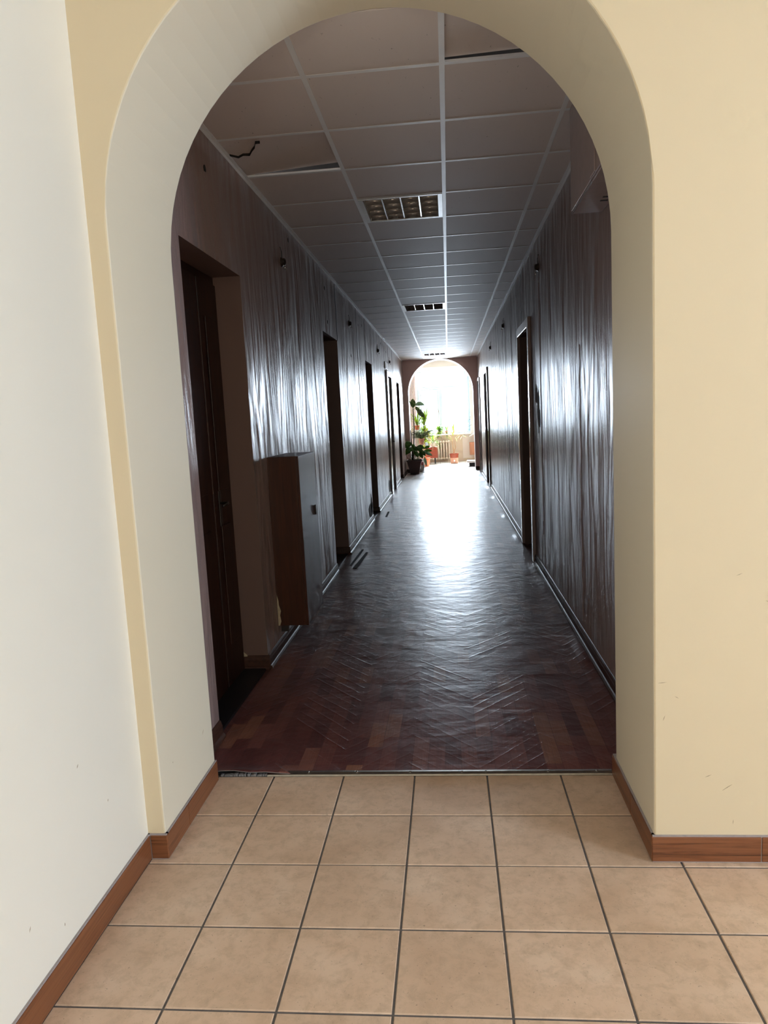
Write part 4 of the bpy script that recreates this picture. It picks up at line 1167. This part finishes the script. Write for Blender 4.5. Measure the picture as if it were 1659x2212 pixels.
# --- thin trunked plant in the two tone pot
tp_ = thing('potted_tree', 'thin trunked plant with sparse pale leaves in a two tone terracotta pot', 'plant', (.145, 22.6, .003))
cx_, cy_ = .145, 22.6
pot = MB().lathe([(.108, 0), (.114, .012), (.126, .175), (.002, .175)], (cx_, cy_, .003), 24).build('pot', 'terra_pale', tp_, smooth=False)
MB().lathe([(.126, .172), (.134, .27), (.142, .275), (.142, .305), (.130, .305), (.126, .27), (.002, .265)], (cx_, cy_, .003), 24).build('rim', 'terra_glaze', pot)
MB().add([(cx_ + .022 * math.cos(a), cy_ - .1205 - .001 * (i % 2), .088 + .034 * math.sin(a)) for i, a in enumerate([2 * PI * k / 12 for k in range(12)])] + [(cx_ + .022 * math.cos(a), cy_ - .11, .088 + .034 * math.sin(a)) for a in [2 * PI * k / 12 for k in range(12)]],
         [tuple(range(12))] + [(k, (k + 1) % 12, 12 + (k + 1) % 12, 12 + k) for k in range(12)]).build('emblem', 'emblem', pot)
MB().lathe([(.125, 0), (.002, .006)], (cx_, cy_, .268), 16).build('soil', 'soil', pot)
MB().tube([(cx_ - .02, cy_, .27), (cx_ - .005, cy_, .38), (cx_ - .04, cy_ + .01, .55), (cx_ - .02, cy_, .75), (cx_ + .0, cy_, 1.0)], [.014, .013, .012, .011, .008], 8).build('trunk', 'pale_bark', tp_, smooth=True)
MB().tube([(cx_ + .01, cy_ + .01, .27), (cx_ + .0, cy_ + .02, .36), (cx_ + .06, cy_ + .02, .50), (cx_ + .03, cy_, .66), (cx_ + .06, cy_, .80)], [.012, .011, .010, .009, .007], 8).build('trunk', 'pale_bark', tp_, smooth=True)
MB().tube([(cx_ - .02, cy_, .62), (cx_ - .10, cy_, .72), (cx_ - .16, cy_, .80)], .006, 6).build('branch', 'pale_bark', tp_)
MB().tube([(cx_ + .05, cy_, .72), (cx_ + .2, cy_, .80), (cx_ + .32, cy_, .90)], .005, 6).build('branch', 'pale_bark', tp_)
for b0, e, w_, mt in (((0, 0, 1.0), (.015, -.03, 1.24), .05, 'leaf_lime'), ((0, 0, .98), (-.03, -.03, 1.18), .04, 'leaf_yellow'), ((.0, 0, .9), (.05, -.05, 1.08), .035, 'leaf_yellow'), ((.0, 0, .84), (-.05, -.05, .98), .04, 'leaf_lime'),
                     ((-.05, 0, .74), (-.32, -.05, .86), .05, 'leaf_lime'), ((-.02, 0, .70), (-.22, -.06, .70), .05, 'leaf_cream'), ((-.08, 0, .80), (-.17, -.04, .90), .04, 'leaf_cream'),
                     ((.06, 0, .80), (.10, -.05, .66), .04, 'leaf_cream'), ((.06, 0, .80), (.26, -.04, .92), .045, 'leaf_cream'), ((.12, 0, .76), (.20, -.04, .86), .04, 'leaf_cream'),
                     ((.28, 0, .86), (.20, -.05, .70), .03, 'leaf_cream'), ((.30, 0, .88), (.42, -.04, .96), .04, 'leaf_lime'), ((.32, 0, .90), (.40, -.03, 1.04), .035, 'leaf_lime'), ((.26, 0, .84), (.40, -.05, .80), .035, 'leaf_lime')):
    leaf('leaf', mt, tp_, (cx_ + b0[0], cy_, b0[2]), (cx_ + e[0], cy_ + e[1], e[2]), w_, .06, None, .2, 6, 'strap' if w_ > .045 else 'oval')

# climbing vine at the right of the window
v = thing('hanging_vine', 'thin vine with small leaves hanging at the right of the far window', 'plant', (.66, WY - .14, 1.5))
P = [(.72, WY - .10, 1.45), (.66, WY - .20, 1.30), (.60, WY - .20, 1.22), (.68, WY - .20, 1.12), (.62, WY - .20, .98), (.56, WY - .14, .88)]
MB().tube(P, .004, 5).build('stem', 'leaf_grey', v)
for i, q in enumerate(P[1:]):
    for s in (-1, 1): leaf('leaf', 'leaf_mid' if i % 2 else 'leaf_grey', v, q, (q[0] + s * .07, q[1] - .03, q[2] + .04 * s), .05, .1, None, .2, 5)
MB().box(.70, .74, WY - .10, WY + .0, 1.43, 1.47).build('hook', 'white_metal', v)

# wooden wall unit with white top at the right of the window, and a low white bench
wu = thing('wall_desk', 'orange brown wooden wall unit right of the far window', 'cabinet', (.9, 23.4, .2))
MB().box(.655, 1.25, 23.30, WY - .021, .20, .60).build('body', 'orange_wood', wu, 0.005)
MB().box(.675, 1.23, 23.29, 23.30, .225, .575).build('door', 'orange_wood', wu, 0.003)
sh = tag(MB().prism([(.655, .80), (.80, .885), (1.2, .885), (1.2, .855), (.80, .855), (.665, .775)], 'y', 23.30, 23.59).build('wall_shelf', 'white_paint', None, 0.003), 'white shelf above the orange brown wall unit', 'shelf')
bn = thing('low_bench', 'low white bench on a dark block behind the right side of the far arch', 'bench', (.8, 21.1, .003))
MB().box(.50, 1.1, 20.85, 21.25, .11, .17).build('top', 'white_paint', bn, 0.01)
MB().box(.56, 1.05, 20.9, 21.2, .004, .11).build('base', 'black_wood', bn, 0.004)
